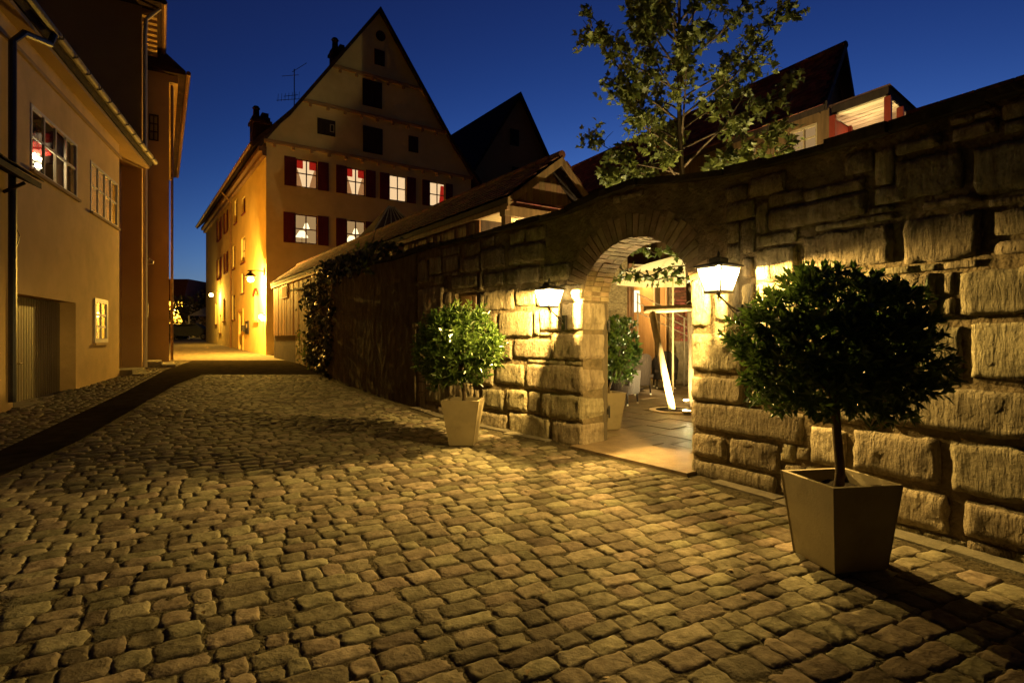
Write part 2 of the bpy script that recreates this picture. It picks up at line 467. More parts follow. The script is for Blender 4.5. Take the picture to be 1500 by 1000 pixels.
def cobble_geo(w, d, top, n, sd):
    vs = []; fs = []
    ox, oy = sd*3.17 % 91, sd*7.77 % 83
    def P(u, v, k=1.0):
        f = 1 - .09*u*u*v*v
        x = u*w/2*f*k; y = v*d/2*f*k
        x += .075*w*noise.noise((ox+u*1.3, oy+v*1.3, 1))+.03*w*noise.noise((ox+u*4, oy+v*4, 2)); y += .10*d*noise.noise((ox+u*1.3, oy+v*1.3, 9))+.04*d*noise.noise((ox+u*4, oy+v*4, 6))
        e = max(abs(u), abs(v))
        z = top - (.011*e**10 + .004*(u*u+v*v)*.5) + .008*noise.noise((ox+x*7, oy+y*7, 3)) + .007*noise.noise((ox+x*24, oy+y*24, 5)) - .008*max(0, noise.noise((ox+x*34, oy+y*34, 8))-.15)
        return x, y, z
    for j in range(n):
        for i in range(n):
            u = -1+2*i/(n-1); v = -1+2*j/(n-1)
            u = math.copysign(abs(u)**.6, u); v = math.copysign(abs(v)**.6, v)
            vs.append(P(u, v))
    for j in range(n-1):
        for i in range(n-1):
            a = j*n+i; fs.append((a, a+1, a+n+1, a+n))
    ring = [i for i in range(n)] + [j*n+n-1 for j in range(1, n)] + [(n-1)*n+i for i in range(n-2, -1, -1)] + [j*n for j in range(n-2, 0, -1)]
    b = len(vs)
    for r in ring:
        x, y, z = vs[r]; vs.append((x*1.05, y*1.05, -.05))
    m = len(ring)
    for k in range(m):
        fs.append((ring[k], b+k, b+(k+1) % m, ring[(k+1) % m]))
    return vs, fs

def lerp_edge(pts, y):
    for (y0, x0), (y1, x1) in zip(pts, pts[1:]):
        if y <= y1: return x0+(x1-x0)*(y-y0)/(y1-y0)
    (y0, x0), (y1, x1) = pts[-2:]
    return x1+(x1-x0)/(y1-y0)*(y-y1)
def wall_side(x, y):
    """signed distance to the garden wall's street face, positive on the street"""
    k = min(range(0, len(PTS)), key=lambda i: (PTS[i][0]-x)**2+(PTS[i][1]-y)**2)
    t, n = wn_(SS[k])
    return (x-PTS[k][0])*n[0]+(y-PTS[k][1])*n[1]
STR = [(-2.0,-2.7),(5.58,-5.02),(7.27,-5.53),(13.9,-8.2),(16.8,-9.0)]
STL = [(2.0,-5.0),(6.7,-6.05),(12.5,-8.5),(18.4,-11.2),(23,-12.9)]
stones = []
vx, vy = math.cos(R(29)), math.sin(R(29))
rnd = random.Random(11)
r = -4.0
while r < 26:
    dep = rnd.choice([rnd.uniform(.115, .15), rnd.uniform(.14, .19)])
    q = -12 + rnd.uniform(0, .3)
    while q < 8:
        w = rnd.choice([rnd.uniform(.10, .15), rnd.uniform(.15, .22), rnd.uniform(.15, .22), rnd.uniform(.2, .31)])
        qq, rr = q+w/2, r+dep/2
        bend = .10*math.sin(qq*.55+1.1)+.06*noise.noise((qq*.4, rr*.4, 2))
        x = qq*vx-(rr+bend)*vy; y = qq*vy+(rr+bend)*vx
        q += w
        if y < -1.2 or y > 16.4 or x < lerp_edge(STR, y)+.08: continue
        if y > .6 and abs(x) > 1.12*y+1.0: continue
        if x > -9 and wall_side(x, y) < .28: continue
        stones.append((x, y, w+.001, dep+.001, rnd.uniform(.006, .015), R(29)+.55*.10*math.cos(qq*.55+1.1)+rnd.uniform(-.06, .06), rnd.random()*999))
    r += dep
def shows(st):
    x, y, w, d = st[:4]
    if y < 1.9: return 0
    px, py = 750+834*x/y, 473+1251/y
    if not (-40 < px < 1540 and py < 1030): return 0
    return w*d/y**3
stones.sort(key=shows, reverse=True)
far = MB()
for k, (x, y, w, d, top, rot, sd) in enumerate(stones):
    n = 11 if k < 300 else (7 if 0 < y < 5.5 else (5 if y < 9 else 4))
    vs, fs = cobble_geo(w, d, top, n, sd)
    ry, rx = rnd.uniform(-.025, .025), rnd.uniform(-.025, .025)
    c, s_ = math.cos(rot), math.sin(rot)
    out = [(p[0]*c-p[1]*s_, p[0]*s_+p[1]*c, p[2]+p[0]*ry+p[1]*rx+G*(p[0]*s_+p[1]*c)) for p in vs]
    if k < 300:
        me = bpy.data.meshes.new('cobble'); me.from_pydata(out, [], fs); me.materials.append(MT['cobble'])
        me.polygons.foreach_set('use_smooth', [True]*len(fs))
        place('cobble', me, (x, y, gz(y)), 0, street)
    else:
        far.add([(p[0]+x, p[1]+y, p[2]+gz(y)) for p in out], fs)
far.build('cobbles', MT['cobble'], street, True, 'stuff')
# small setts between the asphalt strip and the left-hand houses
sm = MB(); y = 4.0
while y < 22.5:
    x = lerp_edge(STL, y)-.07
    fx = -9.24-.363*((y-11.17)/.932)+.05
    while x > fx:
        w = rnd.uniform(.11, .17)
        vs, fs = cobble_geo(w, .115, rnd.uniform(.0, .012), 4, rnd.random()*900)
        ro = R(22)+rnd.uniform(-.1, .1); c, s_ = math.cos(ro), math.sin(ro)
        yy = y-(lerp_edge(STL, y)-x)*.42
        sm.add([(p[0]*c-p[1]*s_+x, p[0]*s_+p[1]*c+yy, p[2]-.008+gz(yy+p[0]*s_+p[1]*c)) for p in vs], fs)
        x -= w+.012
    y += .14
tag(sm.build('house_front_setts', MT['cobble'], None, True), 'strip of small stone setts between the dark asphalt and the left houses', 'setts', kind='stuff')

# kerb at the foot of the garden wall
kb = bpy.data.objects.new('wall_foot_kerb', None); col.objects.link(kb); kb.location = WPT(7.5, .15, .1); WL[kb.name] = WPT(7.5, .15, .1); kb['kind'] = 'structure'
s = 2.6
while s < 14.4:
    L = rnd.uniform(.5, .8); e = s+L-.012
    if not (s < A1+.02 and e > A0-.02):
        b = MB(); w0, w1 = rnd.uniform(.13, .22), rnd.uniform(.13, .22); t = rnd.uniform(.012, .03)
        q = [WPT(s,-.1,0), WPT(e,-.1,0), WPT(e,w1,0), WPT(s,w0,0)]
        lo = [Vector((p.x,p.y,gz(p.y)-.06)) for p in q]; hi = [Vector((p.x,p.y,gz(p.y)+t)) for p in q]
        b.hexa(lo+hi); b.build('kerb_stone', MT['kerb'], kb)
    s += L

# ------------------------------------------------------------------ garden wall with the arched gate
LISTED = [(8.04,8.41,2.76,2.95),(7.38,8.22,2.43,2.63),(7.4,7.89,2.62,2.73),(7.34,7.57,2.75,2.93),(6.77,7.2,2.48,2.77),(6.9,7.2,2.81,2.91),(6.36,6.73,2.41,2.74),(7.13,7.34,2.48,2.62),(6.37,6.57,2.77,2.86),(6.59,6.85,2.81,2.91),
(7.94,8.34,1.99,2.3),(7.2,7.9,2.04,2.35),(6.67,7.15,2.02,2.35),(6.39,6.62,2.14,2.31),(6.39,6.62,2.02,2.12),(6.68,7.03,2.38,2.45),(6.35,6.65,2.33,2.39),(6.83,6.9,1.79,1.95),(6.39,6.81,1.64,1.95),(6.37,6.74,1.23,1.61),
(6.78,7.07,1.21,1.59),(7.44,7.88,1.64,2.01),(6.93,7.4,1.64,1.96),(7.12,7.91,1.22,1.59),(6.37,7.25,.86,1.17),(7.29,7.88,.84,1.17),(6.89,7.5,.48,.81),(6.37,6.86,.46,.82),(6.37,6.79,.19,.44),(6.85,7.44,.16,.44),
(7.5,7.88,.17,.44),(7.88,9.06,.6,.87),(8.64,9.06,.32,.57),(8.1,8.62,.32,.58),(8.12,9.06,.12,.3),(8.45,9.06,.88,1.13),(7.54,7.84,.48,.79),(7.92,8.4,.94,1.14),(8.82,9.06,1.6,2.1),(8.51,8.79,1.66,2.2),
(8.36,8.49,2.03,2.24),(8.35,8.49,1.73,2.0),(8.44,9.06,1.17,1.55),(7.94,8.4,1.18,1.67),(11.83,12.64,1.89,2.19),(11.4,11.8,1.93,2.17),(10.97,11.38,1.9,2.15),(10.57,10.95,1.96,2.17),(10.57,10.91,1.59,1.94),(11.46,12.18,1.51,1.87),
(12.21,12.43,1.55,1.86),(11.32,11.43,1.53,1.88),(10.93,11.31,1.58,1.87),(11.09,11.84,1.22,1.49),(10.57,11.06,1.22,1.56),(11.88,12.21,1.19,1.48),(12.29,12.85,.8,1.07),(11.62,12.26,.85,1.15),(10.57,11.6,.81,1.16),(12.05,12.58,.47,.77),
(11.56,12.01,.5,.8),(11.31,11.54,.5,.8),(10.57,11.28,.48,.8),(11.96,12.58,.18,.43),(11.12,11.93,.13,.49),(10.57,11.09,.14,.47),(12.76,13.49,.52,.84),(13.53,14.19,.43,.77),(12.64,13.43,.27,.48),(13.73,14.12,2.55,2.86),
(12.6,13.15,2.5,2.74),(12.67,13.39,2.26,2.48),(12.05,12.54,2.24,2.45),(14.17,14.6,2.45,2.86),(11.32,11.99,2.23,2.47),(10.77,11.26,2.22,2.45),(11.19,11.95,2.5,2.78),(12.02,12.58,2.49,2.81),(13.65,14.6,1.79,2.37),(13.19,13.69,2.56,2.81),
(13.43,14.6,1.27,1.74),(12.26,13.35,1.14,1.45),(13.04,14.6,.86,1.22)]
SLOT = (12.72, 13.32, 1.86, 2.2)               # little barred opening

gw = thing('garden_wall', WPT(9.8, 0, gz(6.3)), 'tall rough sandstone garden wall with a round arched gateway and two lanterns', 'stone wall')
core = MB(); sl = []
s = 0.0
while s < A0-.01: sl.append(s); s += .3
sl += [A0 + (A1-A0)*(1-math.cos(math.pi*k/20))/2 for k in range(21)]
s = A1+.2
while s < SLOT[0]: sl.append(s); s += .3
sl += [SLOT[0], (SLOT[0]+SLOT[1])/2, SLOT[1]]; s = SLOT[1]+.3
while s < SEND: sl.append(s); s += .3
sl.append(SEND)
REC, DEP = -.014, -.46
for a, b in zip(sl, sl[1:]):
    ina = a >= A0-1e-6 and b <= A1+1e-6
    ba, bb = (arch_h(a), arch_h(b)) if ina else (-.6, -.6)
    spans = [(ba, bb, wtop(a), wtop(b))]
    if a >= SLOT[0]-1e-6 and b <= SLOT[1]+1e-6:
        spans = [(ba, bb, SLOT[2], SLOT[2]), (SLOT[3], SLOT[3], wtop(a), wtop(b))]
    for (l0, l1, t0, t1) in spans:
        core.poly(WPT(a,REC,l0), WPT(b,REC,l1), WPT(b,REC,t1), WPT(a,REC,t0))
        core.poly(WPT(b,DEP,l1), WPT(a,DEP,l0), WPT(a,DEP,t0), WPT(b,DEP,t1))
        core.poly(WPT(a,REC,t0), WPT(b,REC,t1), WPT(b,DEP,t1), WPT(a,DEP,t0))
        core.poly(WPT(b,REC,l1), WPT(a,REC,l0), WPT(a,DEP,l0), WPT(b,DEP,l1))
for sa in (A0, A1):
    core.poly(WPT(sa,REC,-.6), WPT(sa,DEP,-.6), WPT(sa,DEP,SPR), WPT(sa,REC,SPR))
for sa in SLOT[:2]:
    core.poly(WPT(sa,REC,SLOT[2]), WPT(sa,DEP,SLOT[2]), WPT(sa,DEP,SLOT[3]), WPT(sa,REC,SLOT[3]))
for sa in (0, SEND):
    core.poly(WPT(sa,REC,-.6), WPT(sa,DEP,-.6), WPT(sa,DEP,wtop(sa)), WPT(sa,REC,wtop(sa)))
core.build('wall_core', MT['mortar'], gw)

def stone_mesh(w, h, d, proud, sd, res=.032, amp=1.0):
    nx = max(5, min(22, int(w/res))); nz = max(5, min(14, int(h/res)))
    vs = []; fs = []
    ox = sd*5.13 % 97; bul = .35+.65*((sd*1.7) % 1)
    rug = (sd*2.3) % 1
    for j in range(nz):
        for i in range(nx):
            u = -1+2*i/(nx-1); v = -1+2*j/(nz-1)
            u = math.copysign(abs(u)**.7, u); v = math.copysign(abs(v)**.7, v)
            f = 1-.045*u*u*v*v
            x = u*w/2*f; z = v*h/2*f
            x += min(.02, .05*w)*noise.noise((ox+u*1.6, v*1.6, 1)); z += min(.022, .07*h)*noise.noise((ox+u*2.2, v*1.2, 7))
            ex = min(1, (1-abs(u))*w/2/.018); ez = min(1, (1-abs(v))*h/2/.018); e = min(ex, ez)
            y = -proud*(1-(1-e)**2) - .004*bul*(1-u*u)*(1-v*v)
            y += amp*(.009*noise.noise((ox+x*5, 2, z*5)) + (.006+.014*rug)*noise.noise((ox+x*16, 5, z*13)) + .006*noise.noise((ox+x*60, 8, z*10)))
            vs.append((x, y, z))
    for j in range(nz-1):
        for i in range(nx-1):
            a = j*nx+i; fs.append((a, a+1, a+nx+1, a+nx))
    ring = [i for i in range(nx)] + [j*nx+nx-1 for j in range(1, nz)] + [(nz-1)*nx+i for i in range(nx-2, -1, -1)] + [j*nx for j in range(nz-2, 0, -1)]
    b = len(vs); m = len(ring)
    for q in ring: vs.append((vs[q][0], d, vs[q][2]))
    for k in range(m): fs.append((ring[k], b+k, b+(k+1) % m, ring[(k+1) % m]))
    me = bpy.data.meshes.new('stone'); me.from_pydata(vs, [], fs); me.materials.append(MT['stone'])
    sm_ = [True]*((nx-1)*(nz-1))+[False]*m
    me.polygons.foreach_set('use_smooth', sm_)
    return me
def put_stone(s0, s1, h0, h1, proud, sd, parent, jamb=0):
    gap = .008
    a, b = s0+gap, s1-gap
    dpt = .05
    if jamb == 1: b = A0+.018; dpt = .40
    if jamb == 2: a = A1-.018; dpt = .40
    p, q = WPT(a, 0, 0), WPT(b, 0, 0)
    w = (q-p).length; ang = math.atan2(p.y-q.y, p.x-q.x)      # local +x runs towards the camera end
    if jamb:
        t, n = wn_((A0+A1)/2)
        if abs((s0+s1)/2-9.8) < .9: ang = math.atan2(-t[1], -t[0])
    c = (p+q)/2
    if jamb:
        e_ = WPT(b, 0, 0) if jamb == 1 else WPT(a, 0, 0); sg = -1 if jamb == 1 else 1
        t, n = wn_((A0+A1)/2); c = e_ + Vector((t[0], t[1], 0))*(sg*w/2)
        if w > .55: ang = math.atan2(p.y-q.y, p.x-q.x); c = (p+q)/2
    c.z = (h0+h1)/2
    me = stone_mesh(w, (h1-h0)-2*gap, dpt, proud, sd)
    o = place('stone', me, c, ang, parent)
    return o
OCC = {}
def occ(s0, s1, h0, h1, val=1):
    for i in range(int(s0/.02), int(math.ceil(s1/.02))):
        for j in range(int(h0/.02), int(math.ceil(h1/.02))): OCC[(i, j)] = val
for k, (a, b, h0, h1) in enumerate(LISTED):
    occ(a, b, h0, h1)
    jm = 1 if 9.04 < b < 9.1 else (2 if abs(a-10.57) < .005 else 0)
    put_stone(a, b, h0, h1, .006+rnd.random()*.024, rnd.random()*800, gw, jm)
occ(A0-.02, A1+.02, 0, SPR); occ(SLOT[0]-.06, SLOT[1]+.06, SLOT[2]-.06, SLOT[3]+.06)
sa = A0-.42
while sa < A1+.42:
    x = (sa-(A0+A1)/2)/(.76+.40)
    if abs(x) < 1: occ(sa, sa+.02, SPR, SPR+(.68+.40)*math.sqrt(1-x*x))
    sa += .02
j = 3
cnt = 0
smin, smax = int(3.0/.02), int(14.56/.02)
while j < 156:
    i = smin
    while i < smax:
        sc_ = i*.02
        if OCC.get((i, j)) or j*.02 < gz(wat(sc_)[1])-.04 or j*.02 > wtop(sc_)-.07:
            i += 1; continue
        mw = rnd.randint(12, 36) if i*.02 > 6 else rnd.randint(18, 40); mh = rnd.randint(8, 17)
        w = 0
        while w < mw and i+w < smax and not OCC.get((i+w, j)): w += 1
        h = 0
        lim = int((wtop(sc_)-.02)/.02)
        while h < mh and j+h < lim and all(not OCC.get((i+k, j+h)) for k in range(w)): h += 1
        occ(i*.02, (i+w)*.02-.001, j*.02, (j+h)*.02-.001)
        if w >= 4 and h >= 3 and w*h > 24 and (rnd.random() < .72 or j*.02 < 1.9):
            put_stone(i*.02, (i+w)*.02, j*.02, (j+h)*.02, rnd.uniform(-.004, .012), rnd.random()*800, gw); cnt += 1
        i += w
    j += 1

# brick arch: a ring of upright bricks, three deep through the wall
nv = 34; cs, rx_, rz_ = (A0+A1)/2, (A1-A0)/2, CRN-SPR
tA, nA = wn_(9.8)
for k in range(nv):
    th0, th1 = math.pi*(k+.07)/nv, math.pi*(k+.93)/nv
    for row, (o0, o1) in enumerate(((-.004, -.135), (-.145, -.29), (-.30, -.455))):
        b = MB(); ln = (.24+.09*rnd.random()) if row == 0 else .14
        jit = rnd.uniform(-.006, .008); jo = rnd.uniform(-.008, .008) if row == 0 else 0
        c8 = []
        for o in (o0+jo, o1):
            for (th, rr) in ((th0, 0), (th1, 0), (th1, ln), (th0, ln)):
                x = cs+(rx_-.022+jit+rr)*math.cos(th); z = SPR+(rz_-.022+jit+rr)*math.sin(th)
                p = wat(cs); c8.append(Vector((p[0]+tA[0]*(x-cs)+nA[0]*o, p[1]+tA[1]*(x-cs)+nA[1]*o, z)))
        b.hexa(c8); b.build('brick', MT['brick'], gw)
# threshold and coping
b = MB(); q = [WPT(A0-.05,-.62,0), WPT(A1+.05,-.62,0), WPT(A1+.05,.16,0), WPT(A0-.05,.16,0)]
b.hexa([Vector((p.x,p.y,gz(p.y)-.1)) for p in q]+[Vector((p.x,p.y,gz(p.y)+.035)) for p in q]); b.build('threshold', MT['slab'], gw)
s = 0.0
while s < SEND-.1:
    L = rnd.uniform(.32, .62); e = min(s+L, SEND)
    b = MB(); z0, z1 = wtop(s)+.002, wtop(e)+.002; t = rnd.uniform(.05, .085); oo = rnd.uniform(.045, .085)
    b.hexa([WPT(s,-.53,z0),WPT(e-.01,-.53,z1),WPT(e-.01,oo,z1),WPT(s,oo,z0),WPT(s,-.53,z0+t+.03),WPT(e-.01,-.53,z1+t+.03),WPT(e-.01,oo,z1+t),WPT(s,oo,z0+t)])
    b.build('coping_slab', MT['coping'], gw)
    s = e
# old plaster on the left stretch
pl = MB(); n0 = 170; nz_ = 70
for j in range(nz_+1):
    for i in range(n0+1):
        s = 14.62+(20.6-14.62)*i/n0 + (.10*noise.noise((0, j*.35, 3)) if i in (0, n0) else 0)
        base = gz(wat(s)[1])-.1; h = base+(wtop(s)-.01-base)*j/nz_
        ed = 0 if i in (0, n0) else 1
        o = -.05+ed*(.070+.012*noise.noise((s*1.6, h*1.3, 4))+.010*noise.noise((s*7, h*5, 9))+.006*noise.noise((s*17, h*13, 2)))
        pl.v.append(WPT(s, o, h))
for j in range(nz_):
    for i in range(n0):
        a = j*(n0+1)+i; pl.f.append((a, a+n0+1, a+n0+2, a+1)); pl.m.append(0)
pl.build('plaster_coat', MT['plaster_wall'], gw, True)
# slot window
fs_ = Fr(wat(SLOT[1]), (wat(SLOT[0])[0]-wat(SLOT[1])[0], wat(SLOT[0])[1]-wat(SLOT[1])[1]), wn_(13)[1])
L_ = math.hypot(*fs_.t); fs_.t = (fs_.t[0]/L_, fs_.t[1]/L_)
b = MB()
b.box(fs_, .0, .05, -.30, -.10, SLOT[2], SLOT[3]).box(fs_, L_-.05, L_, -.30, -.10, SLOT[2], SLOT[3]).box(fs_, .05, L_-.05, -.30, -.10, SLOT[3]-.04, SLOT[3])
so = b.build('slot_window', MT['palewood'], gw)
for a in (.22, .40):
    MB().box(fs_, a, a+.035, -.24, -.19, SLOT[2], SLOT[3]-.04).build('bar', MT['palewood'], so)
MB().box(fs_, .05, L_-.05, -.34, -.32, SLOT[2], SLOT[3]-.04).build('pane', emis('slot_glow', (1.0,.5,.12), 1.0), so)  # open slot: glowing sheet stands in for the lit courtyard behind

# ------------------------------------------------------------------ wall lanterns
def lantern(s, off, zc, k, label, power):
    t, n = wn_(s); p = wat(s)
    fr = Fr((p[0]+n[0]*off, p[1]+n[1]*off), t, n)
    root = thing('wall_lantern', fr.P(0, 0, zc), label, 'lantern', 'lanterns beside the arched gateway')
    wt, wb, H = .165*k, .105*k, .27*k
    cor = [(-1,-1),(1,-1),(1,1),(-1,1)]
    T = [fr.P(x*wt, y*wt, zc+H) for x, y in cor]; Bq = [fr.P(x*wb, y*wb, zc) for x, y in cor]
    b = MB()
    for i in range(4):
        b.tube([Bq[i], T[i]], .008*k, 4); b.tube([T[i], T[(i+1)%4]], .010*k, 4); b.tube([Bq[i], Bq[(i+1)%4]], .009*k, 4)
    fo = b.build('frame', MT['metal'], root)
    for i in range(4):
        c = fr.P(0, 0, zc+H/2)
        q = [Bq[i], Bq[(i+1)%4], T[(i+1)%4], T[i]]
        q = [c+(v_-c)*.97 for v_ in q]
        MB().poly(*q).build('pane', MT['lampglass'], root)
    b = MB(); r0, r1, r2 = wt*1.18, wt*.45, wt*.2
    Z = [zc+H+.004, zc+H+.055*k, zc+H+.10*k, zc+H+.125*k]
    rings = [[fr.P(x*rr, y*rr, z) for x, y in cor] for rr, z in ((r0, Z[0]), (r0*.98, Z[0]+.012), (r1, Z[1]), (r1, Z[2]), (r2*.4, Z[3]))]
    vs = [v_ for rg in rings for v_ in rg]; fs = [(3,2,1,0), (16,17,18,19)]
    for a in range(4):
        for i in range(4): fs.append((a*4+i, a*4+(i+1)%4, a*4+4+(i+1)%4, a*4+4+i))
    b.add(vs, fs); b.lathe(fr.P(0,0,Z[3]-.01), [(.008,0),(.02*k,.02),(.012,.04),(.003,.06)], 8)
    b.build('roof', MT['metal'], root)
    b = MB().box(fr, -wb*1.1, wb*1.1, -wb*1.1, wb*1.1, zc-.02, zc-.002)
    b.lathe(fr.P(0,0,zc-.07*k), [(.004,0),(.018,.02),(.03*k,.05*k)], 8); b.build('base_plate', MT['metal'], root)
    b = MB(); pts = []
    for i in range(15):
        a = i/14; pts.append(fr.P(0, -off*a, zc-.06*k-.16*k*math.sin(a*math.pi*.5)**1.3))
    b.tube(pts, .010*k, 6)
    sc = [fr.P(0, .02+.035*k*(1-i/22)*math.cos(i*.55)-.03, zc-.085*k+.035*k*(1-i/22)*math.sin(i*.55)) for i in range(16)]
    b.tube(sc, .006*k, 5); b.tube([fr.P(0,-.02,zc-.05*k), fr.P(0,-off,zc-.34*k)], .008*k, 6)
    br = b.build('bracket', MT['metal'], root)
    MB().box(fr, -.028, .028, -off+.0, -off+.05, zc-.38*k, zc-.14*k).build('wall_plate', MT['metal'], br)
    MB().prism([fr.P(-.055*k,-wb*.9,zc), fr.P(.055*k,-wb*.9,zc), fr.P(.062*k,-wt*.9,zc+H), fr.P(-.062*k,-wt*.9,zc+H)], Vector((n[0],n[1],0))*.008).build('back_plate', MT['metal'], root)
    MB().lathe(fr.P(0,0,zc+.13*k), [(.010,0),(.016,.03*k),(.032,.085*k),(.030,.11*k),(.010,.135*k)], 10).build('bulb', MT['bulbglass'], root)
    l = light('bulb_light', 'POINT', fr.P(0,0,zc+.256*k), power, WARM, root, .012)
    return root
lantern(8.48, .33, 1.915, .78, 'larger black wall lantern right of the arch, shining above the big laurel', LANTERN_R)
lantern(10.83, .29, 1.885, .74, 'smaller black wall lantern left of the arch, above the rough stone blocks', LANTERN_L)

# ------------------------------------------------------------------ planters and laurels
def leaf(mb, p, d, nrm, L, w):
    d = d.normalized(); s_ = d.cross(nrm)
    if s_.length < 1e-4: s_ = d.cross(Vector((1,0,0)))
    s_.normalize(); nn = s_.cross(d)
    m = p+d*L*.5
    mb.add([p, m+s_*w*.5+nn*L*.05, p+d*L-nn*L*.06, m-s_*w*.5+nn*L*.05, m-nn*L*.03], [(0,1,4),(1,2,4),(2,3,4),(3,0,4)])
def rdir(rg):
    z = rg.uniform(-1,1); a = rg.uniform(0, 2*math.pi); q = math.sqrt(1-z*z)
    return Vector((q*math.cos(a), q*math.sin(a), z))
def laurel_crown(mb, c, rad, shoots, L, sd, nl=8, lump=.12, lo=-.95):
    rg = random.Random(sd)
    for i in range(shoots):
        o = rdir(rg)
        if o.z < lo: continue
        lump_ = 1+lump*2*noise.noise((o.x*2.1+sd, o.y*2.1, o.z*2.1))
        f = lump_*(rg.uniform(.80, 1.03) if rg.random() < .72 else rg.uniform(.35, .8))
        tip = Vector((c[0]+o.x*rad[0]*f, c[1]+o.y*rad[1]*f, c[2]+o.z*rad[2]*f))
        sd_ = (o*.75+Vector((0,0,.45))+rdir(rg)*.45).normalized()
        x = sd_.orthogonal().normalized(); y = sd_.cross(x)
        for k in range(nl):
            a = k*2.4+rg.random(); al = R(rg.uniform(20, 78))
            back = k*.011*L/.1*.9
            rad_ = x*math.cos(a)+y*math.sin(a)
            d = sd_*math.cos(al)+rad_*math.sin(al)
            nr = sd_*math.sin(al)-rad_*math.cos(al)
            leaf(mb, tip-sd_*back, d, nr, L*rg.uniform(.65,1.15), L*.34)
def trunk_mesh(pts, r):
    return MB().tube(pts, r, 9)
def planter(loc, top, bot, H, rot, label, rim=.03):
    x, y = loc; z0 = gz(y)+.004
    root = thing('planter', (x, y, z0), label, 'planter', 'tapered square planters')
    t = (math.cos(rot), math.sin(rot)); n = (-t[1], t[0]); fr = Fr((x, y), t, n)
    cor = [(-1,-1),(1,-1),(1,1),(-1,1)]
    lv = [(bot*.94, 0), (bot, .012), (top, H), (top-rim*2, H), (top-rim*2.3, H-.09)]
    vs = []; fs = [(3,2,1,0)]
    for w, h in lv: vs += [fr.P(a*w/2, c_*w/2, z0+h) for a, c_ in cor]
    for k in range(len(lv)-1):
        for i in range(4): fs.append((k*4+i, k*4+(i+1)%4, k*4+4+(i+1)%4, k*4+4+i))
    MB().add(vs, fs).build('tub', MT['planter'], root)
    b = MB(); w = top/2-rim*1.1; N_ = 7
    for j in range(N_+1):
        for i in range(N_+1):
            p = fr.P(-w+2*w*i/N_, -w+2*w*j/N_, z0+H-.075); p.z += .025*noise.noise((p.x*14, p.y*14, 3)); b.v.append(p)
    for j in range(N_):
        for i in range(N_):
            a = j*(N_+1)+i; b.f.append((a, a+1, a+N_+2, a+N_+1)); b.m.append(0)
    b.build('soil', MT['soil'], root, True)
    for i in range(4):                          # slightly raised corner seams
        c0 = fr.P(cor[i][0]*bot/2, cor[i][1]*bot/2, z0+.012); c1 = fr.P(cor[i][0]*top/2, cor[i][1]*top/2, z0+H-.002)
        MB().tube([c0, c1], .004, 4).build('corner_seam', MT['planter'], root)
    return root, z0+H-.08
def laurel(loc, soil, cz, rad, shoots, L, sd, label, tr=.022, nl=8, lean=(0,0)):
    x, y = loc
    root = thing('laurel_tree', (x, y, soil), label, 'laurel', 'clipped laurel standards in planters')
    b = MB().tube([(x, y, soil-.03), (x+.01, y, soil+.12), (x-.006+lean[0]*.5, y+.005, (soil+cz)/2), (x+lean[0], y+lean[1], cz)], [tr*1.15, tr, tr*.95, tr*.8], 9)
    rg = random.Random(sd+3)
    for k in range(14):
        o = rdir(rg); o.z = abs(o.z)*.7+.1
        p0 = Vector((x+lean[0]*.8, y, cz-rad[2]*rg.uniform(.3, .95)))
        p1 = Vector((x+lean[0]+o.x*rad[0]*.8, y+lean[1]+o.y*rad[1]*.8, max(p0.z+.08, cz+o.z*rad[2]*.7)))
        b.tube([p0, (p0+p1)/2+Vector((0,0,-.03)), p1], [tr*.55, tr*.35, tr*.12], 5)
    b.build('trunk', MT['bark'], root, True)
    c = MB(); laurel_crown(c, (x+lean[0], y+lean[1], cz), rad, shoots, L, sd, nl)
    c.build('crown', MT['laurel'], root, False, 'stuff')
    return root
pr, sz = planter((2.05, 3.57), .47, .36, .53, R(10.5), 'big square taupe planter in the right foreground holding the large laurel')
laurel((2.05, 3.57), sz, 1.455, (.59, .58, .49), 1250, .085, 4, 'large dark round-headed laurel in the right foreground beside the wall', .028, 8, (-.02, .03))
pr, sz = planter((-.60, 7.02), .46, .29, .56, R(-6), 'square taupe planter left of the arch, its front face lit')
laurel((-.60, 7.02), sz, 1.39, (.55, .53, .50), 760, .098, 9, 'smaller yellow-green lit laurel left of the arch below the lantern', .020, 8, (-.05, .0))
pr, sz = planter((1.36, 8.05), .36, .24, .52, R(20), 'planter just inside the gateway behind the open gate leaf')
laurel((1.36, 8.05), sz, 1.33, (.28, .30, .48), 330, .085, 21, 'narrow lit laurel just inside the gateway seen through the arch', .016, 7, (.17, .05))

# ------------------------------------------------------------------ gate leaf, courtyard floor
g0 = (1.125, 7.10); gd = (.165, .986)
gf = Fr(g0, gd, (gd[1], -gd[0]))
gt = thing('gate_leaf', gf.P(.5, 0, gz(7.6)), 'grey weathered wooden gate leaf standing open at the left of the arch', 'gate')
for k in range(7):
    MB().box(gf, k*.17, k*.17+.164, -.01, .06, gz(7.1)+.05, 1.93-.01*(k % 2)).build('plank', MT['woodgrey'], gt)
for h in (.55, 1.62):
    MB().box(gf, -.012, .9, .061, .075, h, h+.06).build('strap_hinge', MT['metal'], gt)
    MB().box(gf, -.03, .05, .076, .098, h-.04, h+.10).build('hinge_knuckle', MT['metal'], gt)

